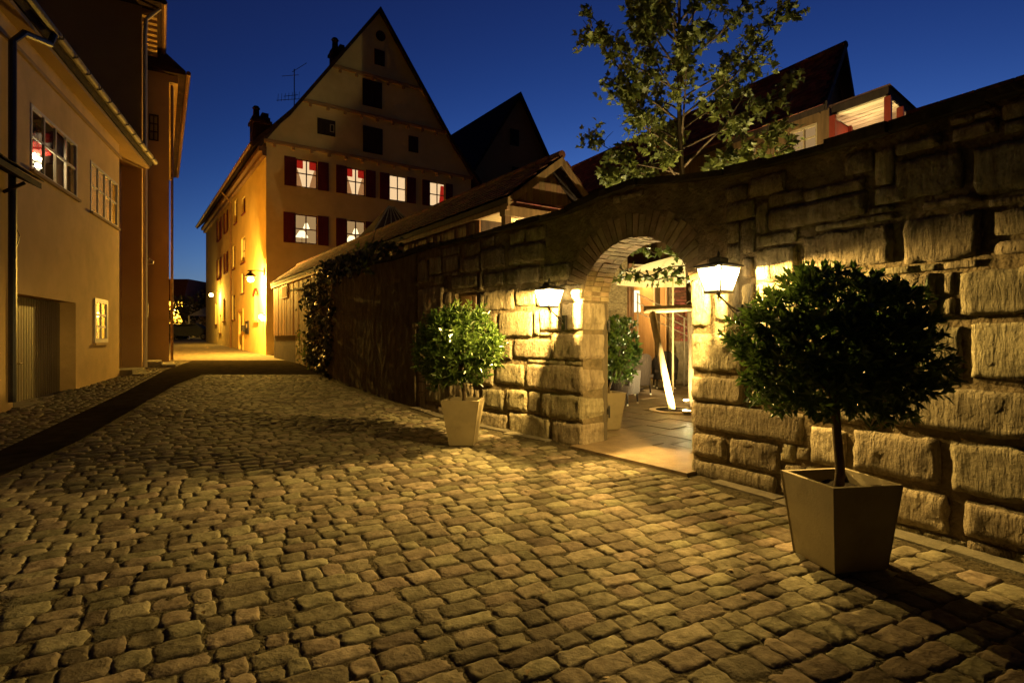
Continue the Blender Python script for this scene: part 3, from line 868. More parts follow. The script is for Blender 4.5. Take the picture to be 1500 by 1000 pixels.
cf = sheet('courtyard_floor', [[(2.1,5.4),(7.5,-1),(14,-1),(14,16),(0,16),(-6,24),(-9,24),(-1.2,10.0),(1.0,7.1)]], MT['earth'], -.016)
tl = wn_(9.8)
cfr = Fr(wat(9.8), tl[0], (-tl[1][0], -tl[1][1]))
ro = .64
while ro < 7.5:
    dr = rnd.uniform(.30, .46); a = -3.2+rnd.uniform(0, .4)
    while a < 3.4:
        L = rnd.uniform(.38, .72)
        q = [cfr.P(a,ro,0), cfr.P(a+L-.012,ro,0), cfr.P(a+L-.012,ro+dr-.012,0), cfr.P(a,ro+dr-.012,0)]
        c = sum(q, Vector())/4
        # kept clear of the tree pit
        if (c.x-2.82)**2+(c.y-9.75)**2 > .36**2 and c.y < 14.4 and (.85 < c.x/c.y*10 or True) and -.05 < c.x/c.y < .55:
            z = rnd.uniform(-.003, .004)
            MB().hexa([Vector((p.x,p.y,gz(p.y)-.04)) for p in q]+[Vector((p.x,p.y,gz(p.y)+z)) for p in q]).build('paving_slab', MT['slab'], cf)
        a += L
    ro += dr
# ------------------------------------------------------------------ tree pit, stake, uplights, maple
tp = thing('tree_pit', (2.82, 9.75, gz(9.75)), 'round pale stone ring with dark soil around the staked tree', 'tree pit')
MB().lathe((2.82,9.75,gz(9.75)-.02), [(.46,0),(.46,.035),(.445,.04),(.36,.04),(.35,.03),(.35,0)], 28).build('stone_ring', MT['palecl'], tp)
MB().lathe((2.82,9.75,gz(9.75)-.01), [(.35,0),(.345,.028),(.2,.04),(.02,.05)], 20).build('soil', MT['soil'], tp, True)
st_ = thing('tree_stake', (2.72, 9.72, gz(9.75)), 'pale leaning log post with a crossbar staking the courtyard tree', 'stake')
MB().tube([(2.735,9.70,gz(9.7)+.0),(2.56,9.72,1.1),(2.40,9.74,1.93)], [.062,.060,.058], 12).build('post', MT['palewood'], st_, True)
MB().tube([(2.27,9.72,1.985),(2.70,9.80,2.0),(3.15,9.90,2.03)], [.062,.06,.058], 12).build('crossbar', MT['palewood'], st_, True)
MB().tube([(3.0,9.85,2.1),(3.1,9.8,2.16),(3.22,9.9,2.12),(3.15,10.0,2.06)], .012, 6).build('tie_strap', MT['bark'], st_)
def uplight(loc, label, pw, aim):
    x, y = loc; z = gz(y)
    u_ = thing('ground_uplight', (x, y, z), label, 'uplight', 'uplights in the courtyard paving')
    MB().lathe((x,y,z-.02), [(.06,0),(.066,.03),(.066,.087),(.060,.087),(.058,.03),(.05,.028)], 16).build('housing', MT['zinc'], u_)
    MB().lathe((x,y,z+.012), [(.044,0),(.042,.012),(.03,.022),(.004,.026)], 14).build('lens', MT['uplight'], u_, True)
    l = light('uplight_lamp', 'POINT', (x, y, z+.046), pw, (1.0,.78,.36), u_, .03)
    d = Vector(aim)-Vector((x,y,z)); l.rotation_euler = d.to_track_quat('-Z','Y').to_euler()
uplight((2.86, 9.32), 'nearer bright round uplight at the edge of the tree pit', 1300, (2.95, 9.9, 4.5))
uplight((3.25, 10.6), 'farther small uplight behind the tree pit', 1300, (2.8, 9.6, 4.5))

ml = [(0,0),(.18,.10),(.42,.06),(.30,.24),(.50,.46),(.24,.46),(.20,.62),(0,1.0),(-.20,.62),(-.24,.46),(-.50,.46),(-.30,.24),(-.42,.06),(-.18,.10)]
def mleaf(mb, p, d, nrm, L):
    d = d.normalized(); s_ = d.cross(nrm)
    if s_.length < 1e-3: s_ = d.orthogonal()
    s_.normalize(); nn = s_.cross(d)
    vs = [p+d*(b_*L)+s_*(a_*L)+nn*(L*(.14*abs(a_)-.12*b_*b_)) for a_, b_ in ml]
    n = len(vs); vs.append(p+d*L*.35)
    mb.add(vs, [(i, (i+1) % n, n) for i in range(n)])
mp_ = thing('maple_tree', (3.15, 9.98, gz(9.98)), 'young maple with big loose lobed leaves lit from below, rising over the wall', 'tree')
tb = MB(); lv = MB(); rg = random.Random(42)
tb.tube([(3.18,10.0,gz(10)),(3.16,9.98,1.2),(3.10,9.95,2.6),(3.0,9.93,3.8),(2.92,9.9,5.0),(2.9,9.9,6.2),(2.92,9.9,7.6),(2.86,9.95,8.6)], [.075,.066,.06,.052,.042,.032,.02,.008], 10)
limbs = []
for k in range(44):
    h0 = 3.2+ (k/43)**.9*4.7
    az = k*2.4+rg.uniform(-.3,.3)
    reach = rg.uniform(.70,1.05)*(2.15 if h0 < 4.3 else 2.0-.22*(h0-4.3))
    rise = rg.uniform(.55,1.05)*(1.0+.25*(h0-3.2))
    if h0 < 3.9: rise *= .55
    c0 = Vector((3.0-.03*(h0-3.8), 9.92, h0))
    dirv = Vector((math.cos(az), math.sin(az), 0))
    p1 = c0+dirv*reach*.5+Vector((0,0,rise*.38)); p2 = c0+dirv*reach+Vector((0,0,rise+.15))
    tb.tube([c0, (c0+p1)/2+Vector((0,0,.02)), p1, (p1+p2)/2, p2], [.022,.018,.014,.009,.004], 6)
    for tt in (.42,.55,.68,.80,.90,1.0):
        q = c0+(p1-c0)*(tt/.5) if tt < .5 else p1+(p2-p1)*((tt-.5)/.5)
        for _ in range(3 if tt < 1 else 1):
            tw = (dirv*.7+rdir(rg)*.9+Vector((0,0,.5))).normalized()*rg.uniform(.15,.42)
            e = q+tw
            if tt < 1: tb.tube([q, q+tw*.5+Vector((0,0,.02)), e], [.006,.005,.003], 4)
            else: e = q
            if rg.random() < .12: continue
            for m_ in range(rg.randint(12,18)):
                d = (tw.normalized()*.5+rdir(rg)).normalized(); d.z -= .15
                nr = (rdir(rg)+Vector((0,0,.8))).normalized()
                mleaf(lv, e-tw*rg.uniform(0,.7)+rdir(rg)*.09, d, nr, rg.uniform(.085,.15))
tb.build('trunk', MT['bark'], mp_, True)
lv.build('crown', MT['maple'], mp_, False, 'stuff')

# vine hanging across the gateway behind the arch
vt = thing('grape_vine', (1.75, 7.9, 2.9), 'leafy vine trailing across the top of the gateway behind the arch', 'vine')
vb = MB(); vl = MB(); rg = random.Random(5)
for (P0, P1, sag) in (((1.0,8.15,2.35),(2.62,7.6,2.62),.12), ((1.25,8.2,2.72),(2.6,7.7,2.42),.22), ((1.55,8.2,2.8),(2.45,7.9,2.75),.05)):
    P0, P1 = Vector(P0), Vector(P1); pts = []
    for i in range(13):
        a = i/12; p = P0.lerp(P1, a); p.z -= sag*4*a*(1-a)-.03*math.sin(i*1.7); p.y += .05*math.sin(i*2.1); pts.append(p)
    vb.tube(pts, .009, 5)
    for p in pts:
        for _ in range(7):
            d = rdir(rg); d.z -= .5
            mleaf(vl, p+rdir(rg)*.07, d.normalized(), (rdir(rg)+Vector((-.3,-.5,.6))).normalized(), rg.uniform(.06,.12))
vb.tube([(2.62,7.6,2.62),(2.8,7.4,2.5),(2.85,7.35,1.2),(2.9,7.3,.2)], .014, 6)
vb.build('stem', MT['bark'], vt); vl.build('foliage', MT['vine'], vt, False, 'stuff')

# ------------------------------------------------------------------ courtyard: parasol, chairs, restaurant front
def parasol(c, rad, top, drop, label, m, n=8, polez=0.1):
    x, y = c; root = thing('parasol', (x, y, polez), label, 'parasol')
    MB().tube([(x,y,polez),(x,y,top)], .022, 8).build('pole', MT['palewood'], root)
    b = MB(); rim = [(x+rad*math.cos(2*math.pi*k/n+.3), y+rad*math.sin(2*math.pi*k/n+.3), top-drop) for k in range(n)]
    mid = [(x+rad*.5*math.cos(2*math.pi*k/n+.3), y+rad*.5*math.sin(2*math.pi*k/n+.3), top-drop*.42) for k in range(n)]
    val = [(p[0], p[1], p[2]-.14) for p in rim]
    b.add([(x,y,top)]+mid+rim+val, [(0,1+k,1+(k+1)%n) for k in range(n)]+[(1+k,1+n+k,1+n+(k+1)%n,1+(k+1)%n) for k in range(n)]+[(1+n+k,1+2*n+k,1+2*n+(k+1)%n,1+n+(k+1)%n) for k in range(n)])
    b.build('canopy', m, root)
    for k in range(n): MB().tube([(x,y,top-.06), (rim[k][0]*.98+x*.02, rim[k][1]*.98+y*.02, rim[k][2]-.01)], .008, 4).build('rib', MT['palewood'], root)
parasol((3.45, 12.2), 1.25, 3.25, .42, 'cream parasol open in the courtyard, seen through the top of the arch', MT['canvas'], 8, gz(12.2))
parasol((4.83, 6.2), .9, 4.045, .5, 'white parasol top just peeping over the wall at far right', MT['whitecanvas'], 12, gz(6.2))

def make_chair(loc, rz, label):
    x, y = loc; root = thing('wicker_chair', (x, y, gz(y)), label, 'chair', 'dark wicker tub chairs in the courtyard')
    root.rotation_euler.z = 0
    c, s_ = math.cos(rz), math.sin(rz)
    def T(px, py, pz): return (x+px*c-py*s_, y+px*s_+py*c, gz(y)+pz)
    n = 18; th = .045; vs = []; fs = []
    for k in range(n+1):                       # U-shaped woven shell: arms and high back
        a = math.pi*(k/n)*1.0; px, py = .30*math.cos(a), .05+.27*math.sin(a)
        if k in (0, n): py = -.26
        hgt = .62+.24*max(0, math.sin(a))**1.5
        for (f, z) in ((.90,.20),(1.0,hgt),(1.0-th/.3,hgt),(.82,.20)):
            vs.append(T(px*f, py*f if py > 0 else py, z))
    for k in range(n):
        for q in range(4): fs.append((k*4+q, (k+1)*4+q, (k+1)*4+(q+1)%4, k*4+(q+1)%4))
    fs += [(0,1,2,3), (n*4+3,n*4+2,n*4+1,n*4)]
    MB().add(vs, fs).build('shell', MT['wicker'], root)
    MB().add([T(-.25,-.27,.36),T(.25,-.27,.36),T(.25,.25,.36),T(-.25,.25,.36),T(-.25,-.27,.43),T(.25,-.27,.43),T(.25,.25,.43),T(-.25,.25,.43)], [(0,1,2,3),(7,6,5,4),(0,4,5,1),(1,5,6,2),(2,6,7,3),(3,7,4,0)]).build('seat', MT['wicker'], root)
    MB().add([T(-.26,-.27,.20),T(.26,-.27,.20),T(.26,-.24,.20),T(-.26,-.24,.20),T(-.26,-.27,.36),T(.26,-.27,.36),T(.26,-.24,.36),T(-.26,-.24,.36)], [(0,1,2,3),(7,6,5,4),(0,4,5,1),(1,5,6,2),(2,6,7,3),(3,7,4,0)]).build('apron', MT['wicker'], root)
    for (px, py) in ((-.24,-.24),(.24,-.24),(.2,.22),(-.2,.22)):
        l = MB().tube([T(px,py,.025),T(px*.96,py*.96,.22)], [.016,.022], 7).build('leg', MT['wicker'], root)
        MB().tube([T(px,py,.0),T(px,py,.03)], [.02,.018], 7).build('foot_cap', MT['whiteframe'], l)
make_chair((2.02, 10.55), R(150), 'dark wicker chair nearest the planter inside the gate')
make_chair((2.62, 12.0), R(205), 'dark wicker chair left of the leaning stake, facing the table')
make_chair((3.55, 13.2), R(170), 'dark wicker chair behind the leaning stake')
make_chair((4.35, 13.0), R(95), 'dark wicker chair half hidden behind the right side of the gateway')
tb_ = thing('cafe_table', (2.75, 12.9, gz(12.9)), 'small dark table between the wicker chairs', 'table')
MB().lathe((2.75,12.9,gz(12.9)+.70), [(.40,0),(.41,.015),(.40,.03)], 20).build('table_top', MT['wicker'], tb_)
MB().lathe((2.75,12.9,gz(12.9)), [(.24,0),(.23,.03),(.035,.05),(.03,.69),(.1,.70)], 14).build('pedestal', MT['metal'], tb_)
cn = thing('table_setting', (2.75, 12.9, gz(12.9)+.732), 'folded napkins and glass on the courtyard table', 'tableware')
for k, (dx, dy) in enumerate(((-.2,.05),(.05,-.2),(.22,.1))):
    MB().prism([(2.75+dx-.05,12.9+dy,gz(12.9)+.732),(2.75+dx+.05,12.9+dy,gz(12.9)+.732),(2.75+dx,12.9+dy,gz(12.9)+.86)], (0,.05,0)).build('napkin', MT['whiteframe'], cn)

RF = Fr((.6, 14.6), (1, 0), (0, -1))
rs = thing('restaurant_front', (3.5, 14.6, gz(14.6)), 'warmly lit restaurant front with timber posts seen through the gateway', 'building')
MB().box(RF, .3, 2.36, -.5, 0, 0, 4.0).build('rubble_wall', mat('rubble', (.38,.29,.14), (.14,.10,.05), 16, .9, 1.0, 26, spec=.15, bump2=.9, b2scale=13, stretch=(1,1,2)), rs)
for a in (2.38, 3.05, 3.36, 4.1): MB().box(RF, a, a+.14, -.1, .06, gz(14.6), 3.4).build('timber_post', MT['wood'], rs)
MB().box(RF, 2.36, 5.5, -.1, .08, 3.0, 3.25).build('lintel_beam', MT['wood'], rs)
MB().box(RF, 2.36, 6.6, -3.0, -2.9, 0, 4.0).build('back_wall', MT['yellowwall'], rs)
MB().box(RF, 6.4, 6.6, -2.9, 0, 0, 4.0).build('side_wall', MT['yellowwall'], rs)
MB().box(RF, 2.36, 6.4, -2.9, -.1, 3.26, 3.4).build('ceiling', MT['palecl'], rs)
MB().box(RF, 4.26, 6.4, -.25, -.02, 0, 3.0).build('right_wall', MT['yellowwall'], rs)
MB().prism([RF.P(.2,.5,3.98), RF.P(6.7,.5,3.98), RF.P(6.7,-3.4,5.6), RF.P(.2,-3.4,5.6)], (0,0,.14)).build('roof', MT['roofdark'], rs)
MB().box(RF, .2, 6.7, -3.4, -3.3, 0, 5.6).build('rear_wall', MT['brownwall'], rs)
bp_ = thing('brick_pillar', (4.35, 14.25, gz(14)), 'red brick pillar right of the lit restaurant posts', 'pillar')
PF = Fr((4.05, 14.1), (1, 0), (0, -1))
for k in range(36):
    for i in range(3):
        off = .1 if k % 2 else 0
        if k > 14: MB().box(PF, i*.22-off, i*.22-off+.21, -.22, rnd.uniform(0,.015), .3+k*.075, .3+k*.075+.063).build('brick', MT['rooftile'], bp_)
MB().box(PF, -.11, .63, -.24, -.03, .3, 3.1).build('pillar_core', MT['mortar'], bp_)
fl = thing('standing_lamp', (3.23, 15.2, gz(14.6)), 'glowing cream drum lampshade behind the restaurant glass', 'lamp')
MB().lathe((3.23,15.2,gz(14.6)), [(.16,0),(.15,.02),(.015,.03),(.015,1.55),(.03,1.6)], 12).build('stand', MT['metal'], fl)
MB().lathe((3.23,15.2,2.20), [(.20,0),(.205,.01),(.175,.55),(.17,.56)], 18).build('lamp_shade', MT['shade'], fl)
light('lamp_light', 'POINT', (3.23,15.0,2.12), 150, (1.0,.62,.2), fl, .12)
light('lamp_uplight', 'POINT', (3.4,15.4,2.95), 110, (1.0,.62,.2), fl, .12)
hr = thing('stair_handrail', (3.4, 13.9, gz(13.9)), 'thin metal stair handrail sloping down behind the stake', 'handrail')
for k, dz in enumerate((0, .22, .44)):
    MB().tube([(3.05,13.95,2.72-dz-.12),(3.35,13.9,2.52-dz-.08),(4.1,13.6,2.0-dz*.9),(4.3,13.5,1.86-dz*.9)], .013, 6).build('rail', MT['zinc'], hr)
for (x, y, t) in ((3.08,13.94,2.58),(4.12,13.6,1.98)):
    MB().tube([(x,y,gz(y)),(x,y,t)], .017, 6).build('baluster', MT['zinc'], hr)

# ------------------------------------------------------------------ timber shed behind the wall
u = (-.564,.826); v = (.826,.564); mu = (.564,-.826); mv = (-.826,-.564)
def tiles(mb, P0, along, up, length, rise, tw=.18, ex=.15, rg=rnd):
    """beaver-tail tiles on a slope: rows from the eave up"""
    along = Vector(along).normalized(); up = Vector(up).normalized(); nrm = along.cross(up)
    if nrm.z < 0: nrm = -nrm
    P0 = Vector(P0)
    for j in range(int(rise/ex)+1):
        for i in range(int(length/tw)):
            a0 = i*tw+(tw/2 if j % 2 else 0); b0 = j*ex; b1 = min(b0+ex+.03, rise+.05)
            q = [P0+along*(a0+.004)+up*b0, P0+along*(a0+tw-.004)+up*b0, P0+along*(a0+tw-.004)+up*b1, P0+along*(a0+.004)+up*b1]
            l0 = .030+rg.uniform(-.004,.006); l1 = .012
            mb.hexa([q[0]+nrm*(l0-.016), q[1]+nrm*(l0-.016), q[2]+nrm*(l1-.014), q[3]+nrm*(l1-.014), q[0]+nrm*l0, q[1]+nrm*l0, q[2]+nrm*l1, q[3]+nrm*l1])
SF = Fr((-.102, 9.5), u, mv)
sh = thing('timber_shed', SF.P(9, -1, gz(16)), 'long timber-boarded shed with a tiled gable roof behind the wall', 'shed')
EV, RG, RV, LN = 3.88, 4.75, 3.86, 18.5
rf = MB().prism([SF.P(-.05,.0,EV-.03), SF.P(-.05,-1.15,RG-.03), SF.P(-.05,-2.0,RV), SF.P(-.05,-2.0,RV-.10), SF.P(-.05,-1.15,RG-.14), SF.P(-.05,.0,EV-.13)], Vector((u[0],u[1],0))*LN).build('roof', MT['darkwood'], sh)
b = MB(); upv = SF.P(0,-1.15,RG)-SF.P(0,0,EV)
tiles(b, SF.P(-.08,.03,EV-.02), (u[0],u[1],0), upv, LN, upv.length, .17, .15)
upr = SF.P(0,-1.15,RG)-SF.P(0,-2.0,RV)
tiles(b, SF.P(-.08,-2.0,RV+.01), (u[0],u[1],0), upr, LN, upr.length, .17, .15)
b.build('roof_tiles', MT['rooftile'], rf, False, 'stuff')
a = -.08
while a < LN-.2:
    MB().tube([SF.P(a,-1.15,RG+.005), SF.P(a+.36,-1.15,RG+.012)], [.075,.068], 8).build('ridge_tile', MT['rooftile'], rf); a += .35
b = MB().box(SF, 1.0, LN-.2, -1.9, -.125, .2, EV-.16); b.build('shed_wall', MT['darkwood'], sh)
a = 1.0
while a < LN-.3:
    MB().box(SF, a, a+.146, -.12, -.085+rnd.uniform(0,.012), 1.6, EV-.14).build('board', MT['wood'], sh); a += .155
MB().box(SF, .0, LN-.1, -.075, -.02, EV-.23, EV-.13).build('eaves_board', MT['wood'], sh)
MB().box(SF, .06, .22, -1.95, -.02, EV-.31, EV-.14).build('front_beam', MT['wood'], sh)
for o in (-.10, -1.90): MB().box(SF, .08, .20, o-.06, o+.06, gz(10), EV-.31).build('post', MT['wood'], sh)
MB().box(SF, .22, 1.0, -1.95, -.02, EV-.22, EV-.19).build('porch_ceiling', MT['palewood'], sh)
k = 0
o = -.10
while o > -1.95:
    ht = EV+(RG-EV)*(-o/1.15) if o > -1.15 else RG-(RG-RV)*((-o-1.15)/.85)
    ht2 = EV+(RG-EV)*(-(o-.13)/1.15) if o-.13 > -1.15 else RG-(RG-RV)*((-(o-.13)-1.15)/.85)
    b = MB().prism([SF.P(.30,o,EV-.14), SF.P(.30,o-.13,EV-.14), SF.P(.30,o-.13,max(EV-.1,ht2-.15)), SF.P(.30,o,max(EV-.1,ht-.15))], Vector((u[0],u[1],0))*(.03+.004*(k % 2)))
    b.build('gable_board', MT['wood'], sh); o -= .137; k += 1
for (p, q) in (((.02,EV-.10),(-1.15,RG-.09)), ((-1.15,RG-.09),(-2.02,RV-.06))):
    MB().prism([SF.P(-.09,p[0],p[1]-.10), SF.P(-.09,q[0],q[1]-.10), SF.P(-.09,q[0],q[1]+.05), SF.P(-.09,p[0],p[1]+.05)], Vector((u[0],u[1],0))*.035).build('barge_board', MT['wood'], sh)
pt = MB(); tiles(pt, SF.P(-.32,.02,EV-.20), Vector((v[0],v[1],0)), SF.P(.02,0,EV-.04)-SF.P(-.32,0,EV-.20), 2.0, .36, .17, .15)
pt.build('pent_tiles', MT['rooftile'], sh, False, 'stuff')
w_ = MB().box(SF, 15.6, 16.6, -.10, -.05, 3.1, 3.62).build('window', MT['redwood'], sh)
MB().box(SF, 15.7, 16.5, -.048, -.044, 3.16, 3.56).build('pane', MT['blind'], w_)
pl_ = thing('porch_fill_lamp', SF.P(.62,-.75,EV-.225), 'small added lamp that lights the shed porch ceiling', 'lamp')  # added lamp, put in to brighten the porch soffit
MB().lathe(SF.P(.62,-.75,EV-.275), [(.04,0),(.07,.02),(.07,.05)], 12).build('lamp_glass', MT['shade'], pl_)
light('porch_fill_light', 'POINT', SF.P(.62,-.75,EV-.36), 26, (1.0,.6,.18), pl_, .05)

# little hipped roof light behind the shed
hp = thing('hipped_bay_roof', (-4.05, 20.2, .5), 'small hipped metal bay roof in front of the gabled house', 'bay')
HF = Fr((-4.05,20.2), v, mu)
MB().box(HF, -.75, .75, -1.3, 0, .5, 5.2).build('bay_wall', MT['ochre'], hp)
apx = [HF.P(-.1,-.6,6.28), HF.P(.1,-.6,6.28)]
cr_ = [HF.P(-.95,.2,5.18), HF.P(.95,.2,5.18), HF.P(.95,-1.5,5.18), HF.P(-.95,-1.5,5.18)]
rr_ = MB().add(cr_+apx, [(0,1,5,4),(1,2,5),(2,3,4,5),(3,0,4),(3,2,1,0)]).build('bay_roof', MT['roofdark'], hp)
for p, q in ((cr_[0],apx[0]),(cr_[1],apx[1])): MB().tube([p,q], .03, 5).build('seam', MT['zinc'], rr_)
for k in range(1,6):
    b0 = cr_[0].lerp(cr_[1], k/6); t0 = apx[0].lerp(apx[1], k/6); MB().tube([b0+Vector((0,0,.01)),t0], .018, 4).build('seam', MT['zinc'], rr_)

# ------------------------------------------------------------------ windows
def window(parent, fr, a0, a1, h0, h1, cols=2, rows=2, fm='frame', depth=.14, room=None, shutters=None, curtain=None, fw=.06, sill=None, o=0.0, bars=.035, split=None):
    zo = o-depth
    b = MB().box(fr, a0, a0+fw, zo, zo+.06, h0, h1).box(fr, a1-fw, a1, zo, zo+.06, h0, h1).box(fr, a0+fw, a1-fw, zo, zo+.06, h0, h0+fw).box(fr, a0+fw, a1-fw, zo, zo+.06, h1-fw, h1)
    wd = b.build('window', MT[fm], parent)
    A = [a0+fw+(a1-a0-2*fw)*k/cols for k in range(cols+1)]
    sp = split or [k/rows for k in range(rows+1)]
    H = [h0+fw+(h1-h0-2*fw)*k for k in sp]
    for k in range(1, cols): MB().box(fr, A[k]-bars/2, A[k]+bars/2, zo+.008, zo+.052, h0+fw, h1-fw).build('mullion', MT[fm], wd)
    for k in range(1, len(sp)-1): MB().box(fr, a0+fw, a1-fw, zo+.012, zo+.048, H[k]-bars/2, H[k]+bars/2).build('transom', MT[fm], wd)
    for i in range(cols):
        for j in range(len(sp)-1):
            MB().poly(fr.P(A[i],zo+.03,H[j]), fr.P(A[i+1],zo+.03,H[j]), fr.P(A[i+1],zo+.03,H[j+1]), fr.P(A[i],zo+.03,H[j+1])).build('pane', MT['glass'], wd)
    rm = room or 'dark'
    b = MB(); d = zo-.45
    P = fr.P; x0, x1, y0, y1 = a0-.15, a1+.15, h0-.15, h1+.15
    b.poly(P(x0,d,y0),P(x1,d,y0),P(x1,d,y1),P(x0,d,y1))
    for (p, q) in (((x0,y0),(x1,y0)), ((x1,y0),(x1,y1)), ((x1,y1),(x0,y1)), ((x0,y1),(x0,y0))):
        b.poly(P(p[0],zo-.01,p[1]), P(q[0],zo-.01,q[1]), P(q[0],d,q[1]), P(p[0],d,p[1]))
    b.build('room', MT[rm], wd)
    if sill: MB().box(fr, a0-.06, a1+.06, zo+.06, o+.07, h0-.06, h0-.005).build('sill', MT[sill], wd)
    if shutters:
        w = shutters
        for (s0, s1) in ((a0-w-.01, a0-.01), (a1+.01, a1+w+.01)):
            sh_ = MB().box(fr, s0, s1, o+.01, o+.045, h0-.02, h1+.02).build('shutter', MT['redwood'], parent)
            nsl = 9
            for k in range(nsl):
                hh = h0+.05+(h1-h0-.1)*k/nsl
                MB().box(fr, s0+.05, s1-.05, o+.046, o+.058, hh, hh+(h1-h0-.1)/nsl*.62).build('slat', MT['redwood'], sh_)
    if curtain == 'red':
        b = MB(); n = 14
        for k in range(n):
            if 5 <= k <= 8: continue
            x = a0+(a1-a0)*k/n; x2 = a0+(a1-a0)*(k+1)/n; z = zo-.06+(.03 if k % 2 else 0); z2 = zo-.06+(.03 if (k+1) % 2 else 0)
            b.poly(P(x,z,h1-.42), P(x2,z2,h1-.42), P(x2,z2,h1), P(x,z,h1))
        b.build('valance', MT['redcurtain'], wd)
        for sgn in (0, 1):
            b = MB()
            for k in range(8):
                ya, yb = h0+(h1-.4-h0)*k/8, h0+(h1-.4-h0)*(k+1)/8
                wa = .27*(1-k/8)**.8+.09; wb_ = .27*(1-(k+1)/8)**.8+.09
                if sgn == 0: b.poly(P(a0,zo-.10,ya),P(a0+wa,zo-.08,ya),P(a0+wb_,zo-.08,yb),P(a0,zo-.10,yb))
                else: b.poly(P(a1-wa,zo-.08,ya),P(a1,zo-.10,ya),P(a1,zo-.10,yb),P(a1-wb_,zo-.08,yb))
            b.build('lace_curtain', MT['lace'], wd)
    if curtain == 'side':
        MB().poly(P(a1-.32,zo-.08,h0),P(a1,zo-.1,h0),P(a1,zo-.1,h1-.1),P(a1-.2,zo-.08,h1-.1)).build('drape', MT['redcurtain'], wd)
    if curtain == 'lamp':
        c = P((a0+a1)/2-.12, zo-.24, h0)
        MB().lathe(c, [(.10,.0),(.09,.03),(.02,.06),(.025,.36)], 10).build('lamp_base', MT['palewood'], wd)
        MB().lathe(c+Vector((0,0,.36)), [(.30,0),(.29,.01),(.13,.28),(.12,.29)], 14).build('lamp_shade', MT['shade'], wd)
        MB().lathe(c+Vector((.18,.1,.80)), [(.16,0),(.155,.01),(.07,.24),(.06,.25)], 12).build('far_lamp_shade', MT['shade'], wd)
    if curtain == 'blind':
        MB().poly(P(a0,zo-.05,h0),P(a1,zo-.05,h0),P(a1,zo-.05,h1),P(a0,zo-.05,h1)).build('blind', MT['blind'], wd)
    return wd

# ------------------------------------------------------------------ big gabled house at the end of the street
C = (-11.5, 26.6)
GF = Fr(C, v, mu); SD = Fr(C, u, mv)
gh = thing('gabled_house', GF.P(5.5, -8, gz(30)), 'big ochre house with a steep triangular gable, red shutters and lit windows', 'house')
up_w = [(1.34,2.36), (3.80,4.78), (6.08,7.05), (8.43,9.39)]
holes = [(a, b, 8.79, 10.14) for a, b in up_w] + [(1.30,2.36,6.08,7.48), (3.80,4.78,6.08,7.48), (6.1,7.05,6.08,7.48), (8.45,9.4,6.08,7.48)]
b = MB().wall(GF, 0, 11.06, -.3, 10.75, holes, .2)
b.poly(GF.P(0,0,10.75), GF.P(11.06,0,10.75), GF.P(5.53,0,18.55))
side = [ (5.45,6.45,8.4,9.3,0), (5.5,6.75,5.68,7.1,1), (5.8,6.7,4.0,5.12,0), (8.15,9.1,8.3,9.7,0), (8.9,9.75,5.66,7.06,0), (8.95,10.1,2.61,4.1,0),
         (12.0,12.95,8.35,9.65,0), (12.1,13.0,5.72,7.02,0), (12.8,13.9,2.63,4.12,0), (14.9,16.4,8.3,9.7,2), (15.0,16.4,5.6,7.0,0), (14.8,15.8,1.86,3.12,1), (16.8,17.8,2.5,4.0,1) ]
DOOR = (6.2, 7.4, .70, 2.98); NICHE = (1.8, 2.9, 2.38, 3.72)
b.wall(SD, 0, 23.5, -.3, 10.75, [q[:4] for q in side]+[DOOR, NICHE], .22)
BK = Fr((C[0]+23.5*u[0], C[1]+23.5*u[1]), v, u)
b.wall(BK, 0, 11.06, -.3, 10.75); b.poly(BK.P(0,0,10.75), BK.P(11.06,0,10.75), BK.P(5.53,0,18.55))
RT = Fr((C[0]+11.06*v[0], C[1]+11.06*v[1]), u, v); b.wall(RT, 0, 23.5, -.3, 10.75)
b.build('wall', MT['ochre'], gh)
cur = ['red', 'red', None, 'side', 'lamp', 'lamp', None, None]
for k, (a0, a1, h0, h1) in enumerate(holes):
    window(gh, GF, a0, a1, h0, h1, 2, 2, 'redwood' if k < 2 or k > 3 else 'frame', .10, 'room' if k < 4 else 'roomdim', .52 if k != 3 else .44, cur[k], fw=.05, bars=.05)
for (a0, a1, h0, h1, lit) in side:
    window(gh, SD, a0, a1, h0, h1, 2, 2, 'redwood' if lit != 1 else 'frame', .14, {0:None,1:'sidelit',2:None}[lit], .42 if lit == 2 or (a0 > 11 and h0 > 5) else None, 'blind' if lit == 0 else None, fw=.07, sill='redwood')
# doors, niche
dr = MB().box(SD, DOOR[0], DOOR[1], -.21, -.16, DOOR[2], DOOR[3]).build('door', MT['darkwood'], gh)
for k in range(2):
    for j in range(3): MB().box(SD, DOOR[0]+.12+k*.52, DOOR[0]+.56+k*.52, -.158, -.135, DOOR[2]+.15+j*.72, DOOR[2]+.72+j*.72).build('door_panel', MT['darkwood'], dr)
MB().tube([SD.P(DOOR[0]+.15,-.12,1.75), SD.P(DOOR[0]+.15,-.12,1.95)], .02, 6).build('door_handle', MT['zinc'], dr)
MB().box(SD, DOOR[0]-.16, DOOR[0], 0, .05, .5, DOOR[3]+.16).box(SD, DOOR[1], DOOR[1]+.16, 0, .05, .5, DOOR[3]+.16).box(SD, DOOR[0], DOOR[1], 0, .05, DOOR[3], DOOR[3]+.16).build('door_surround', MT['cream'], gh)
nb = MB().box(SD, NICHE[0], NICHE[1], -.24, -.20, NICHE[2], NICHE[3]).build('niche', MT['ochre'], gh)
MB().tube([SD.P(NICHE[0]-.05+1.2*k/10, .03, NICHE[3]-.05+.30*math.sin(math.pi*k/10)) for k in range(11)], .06, 6).build('niche_arch', MT['redwood'], nb)
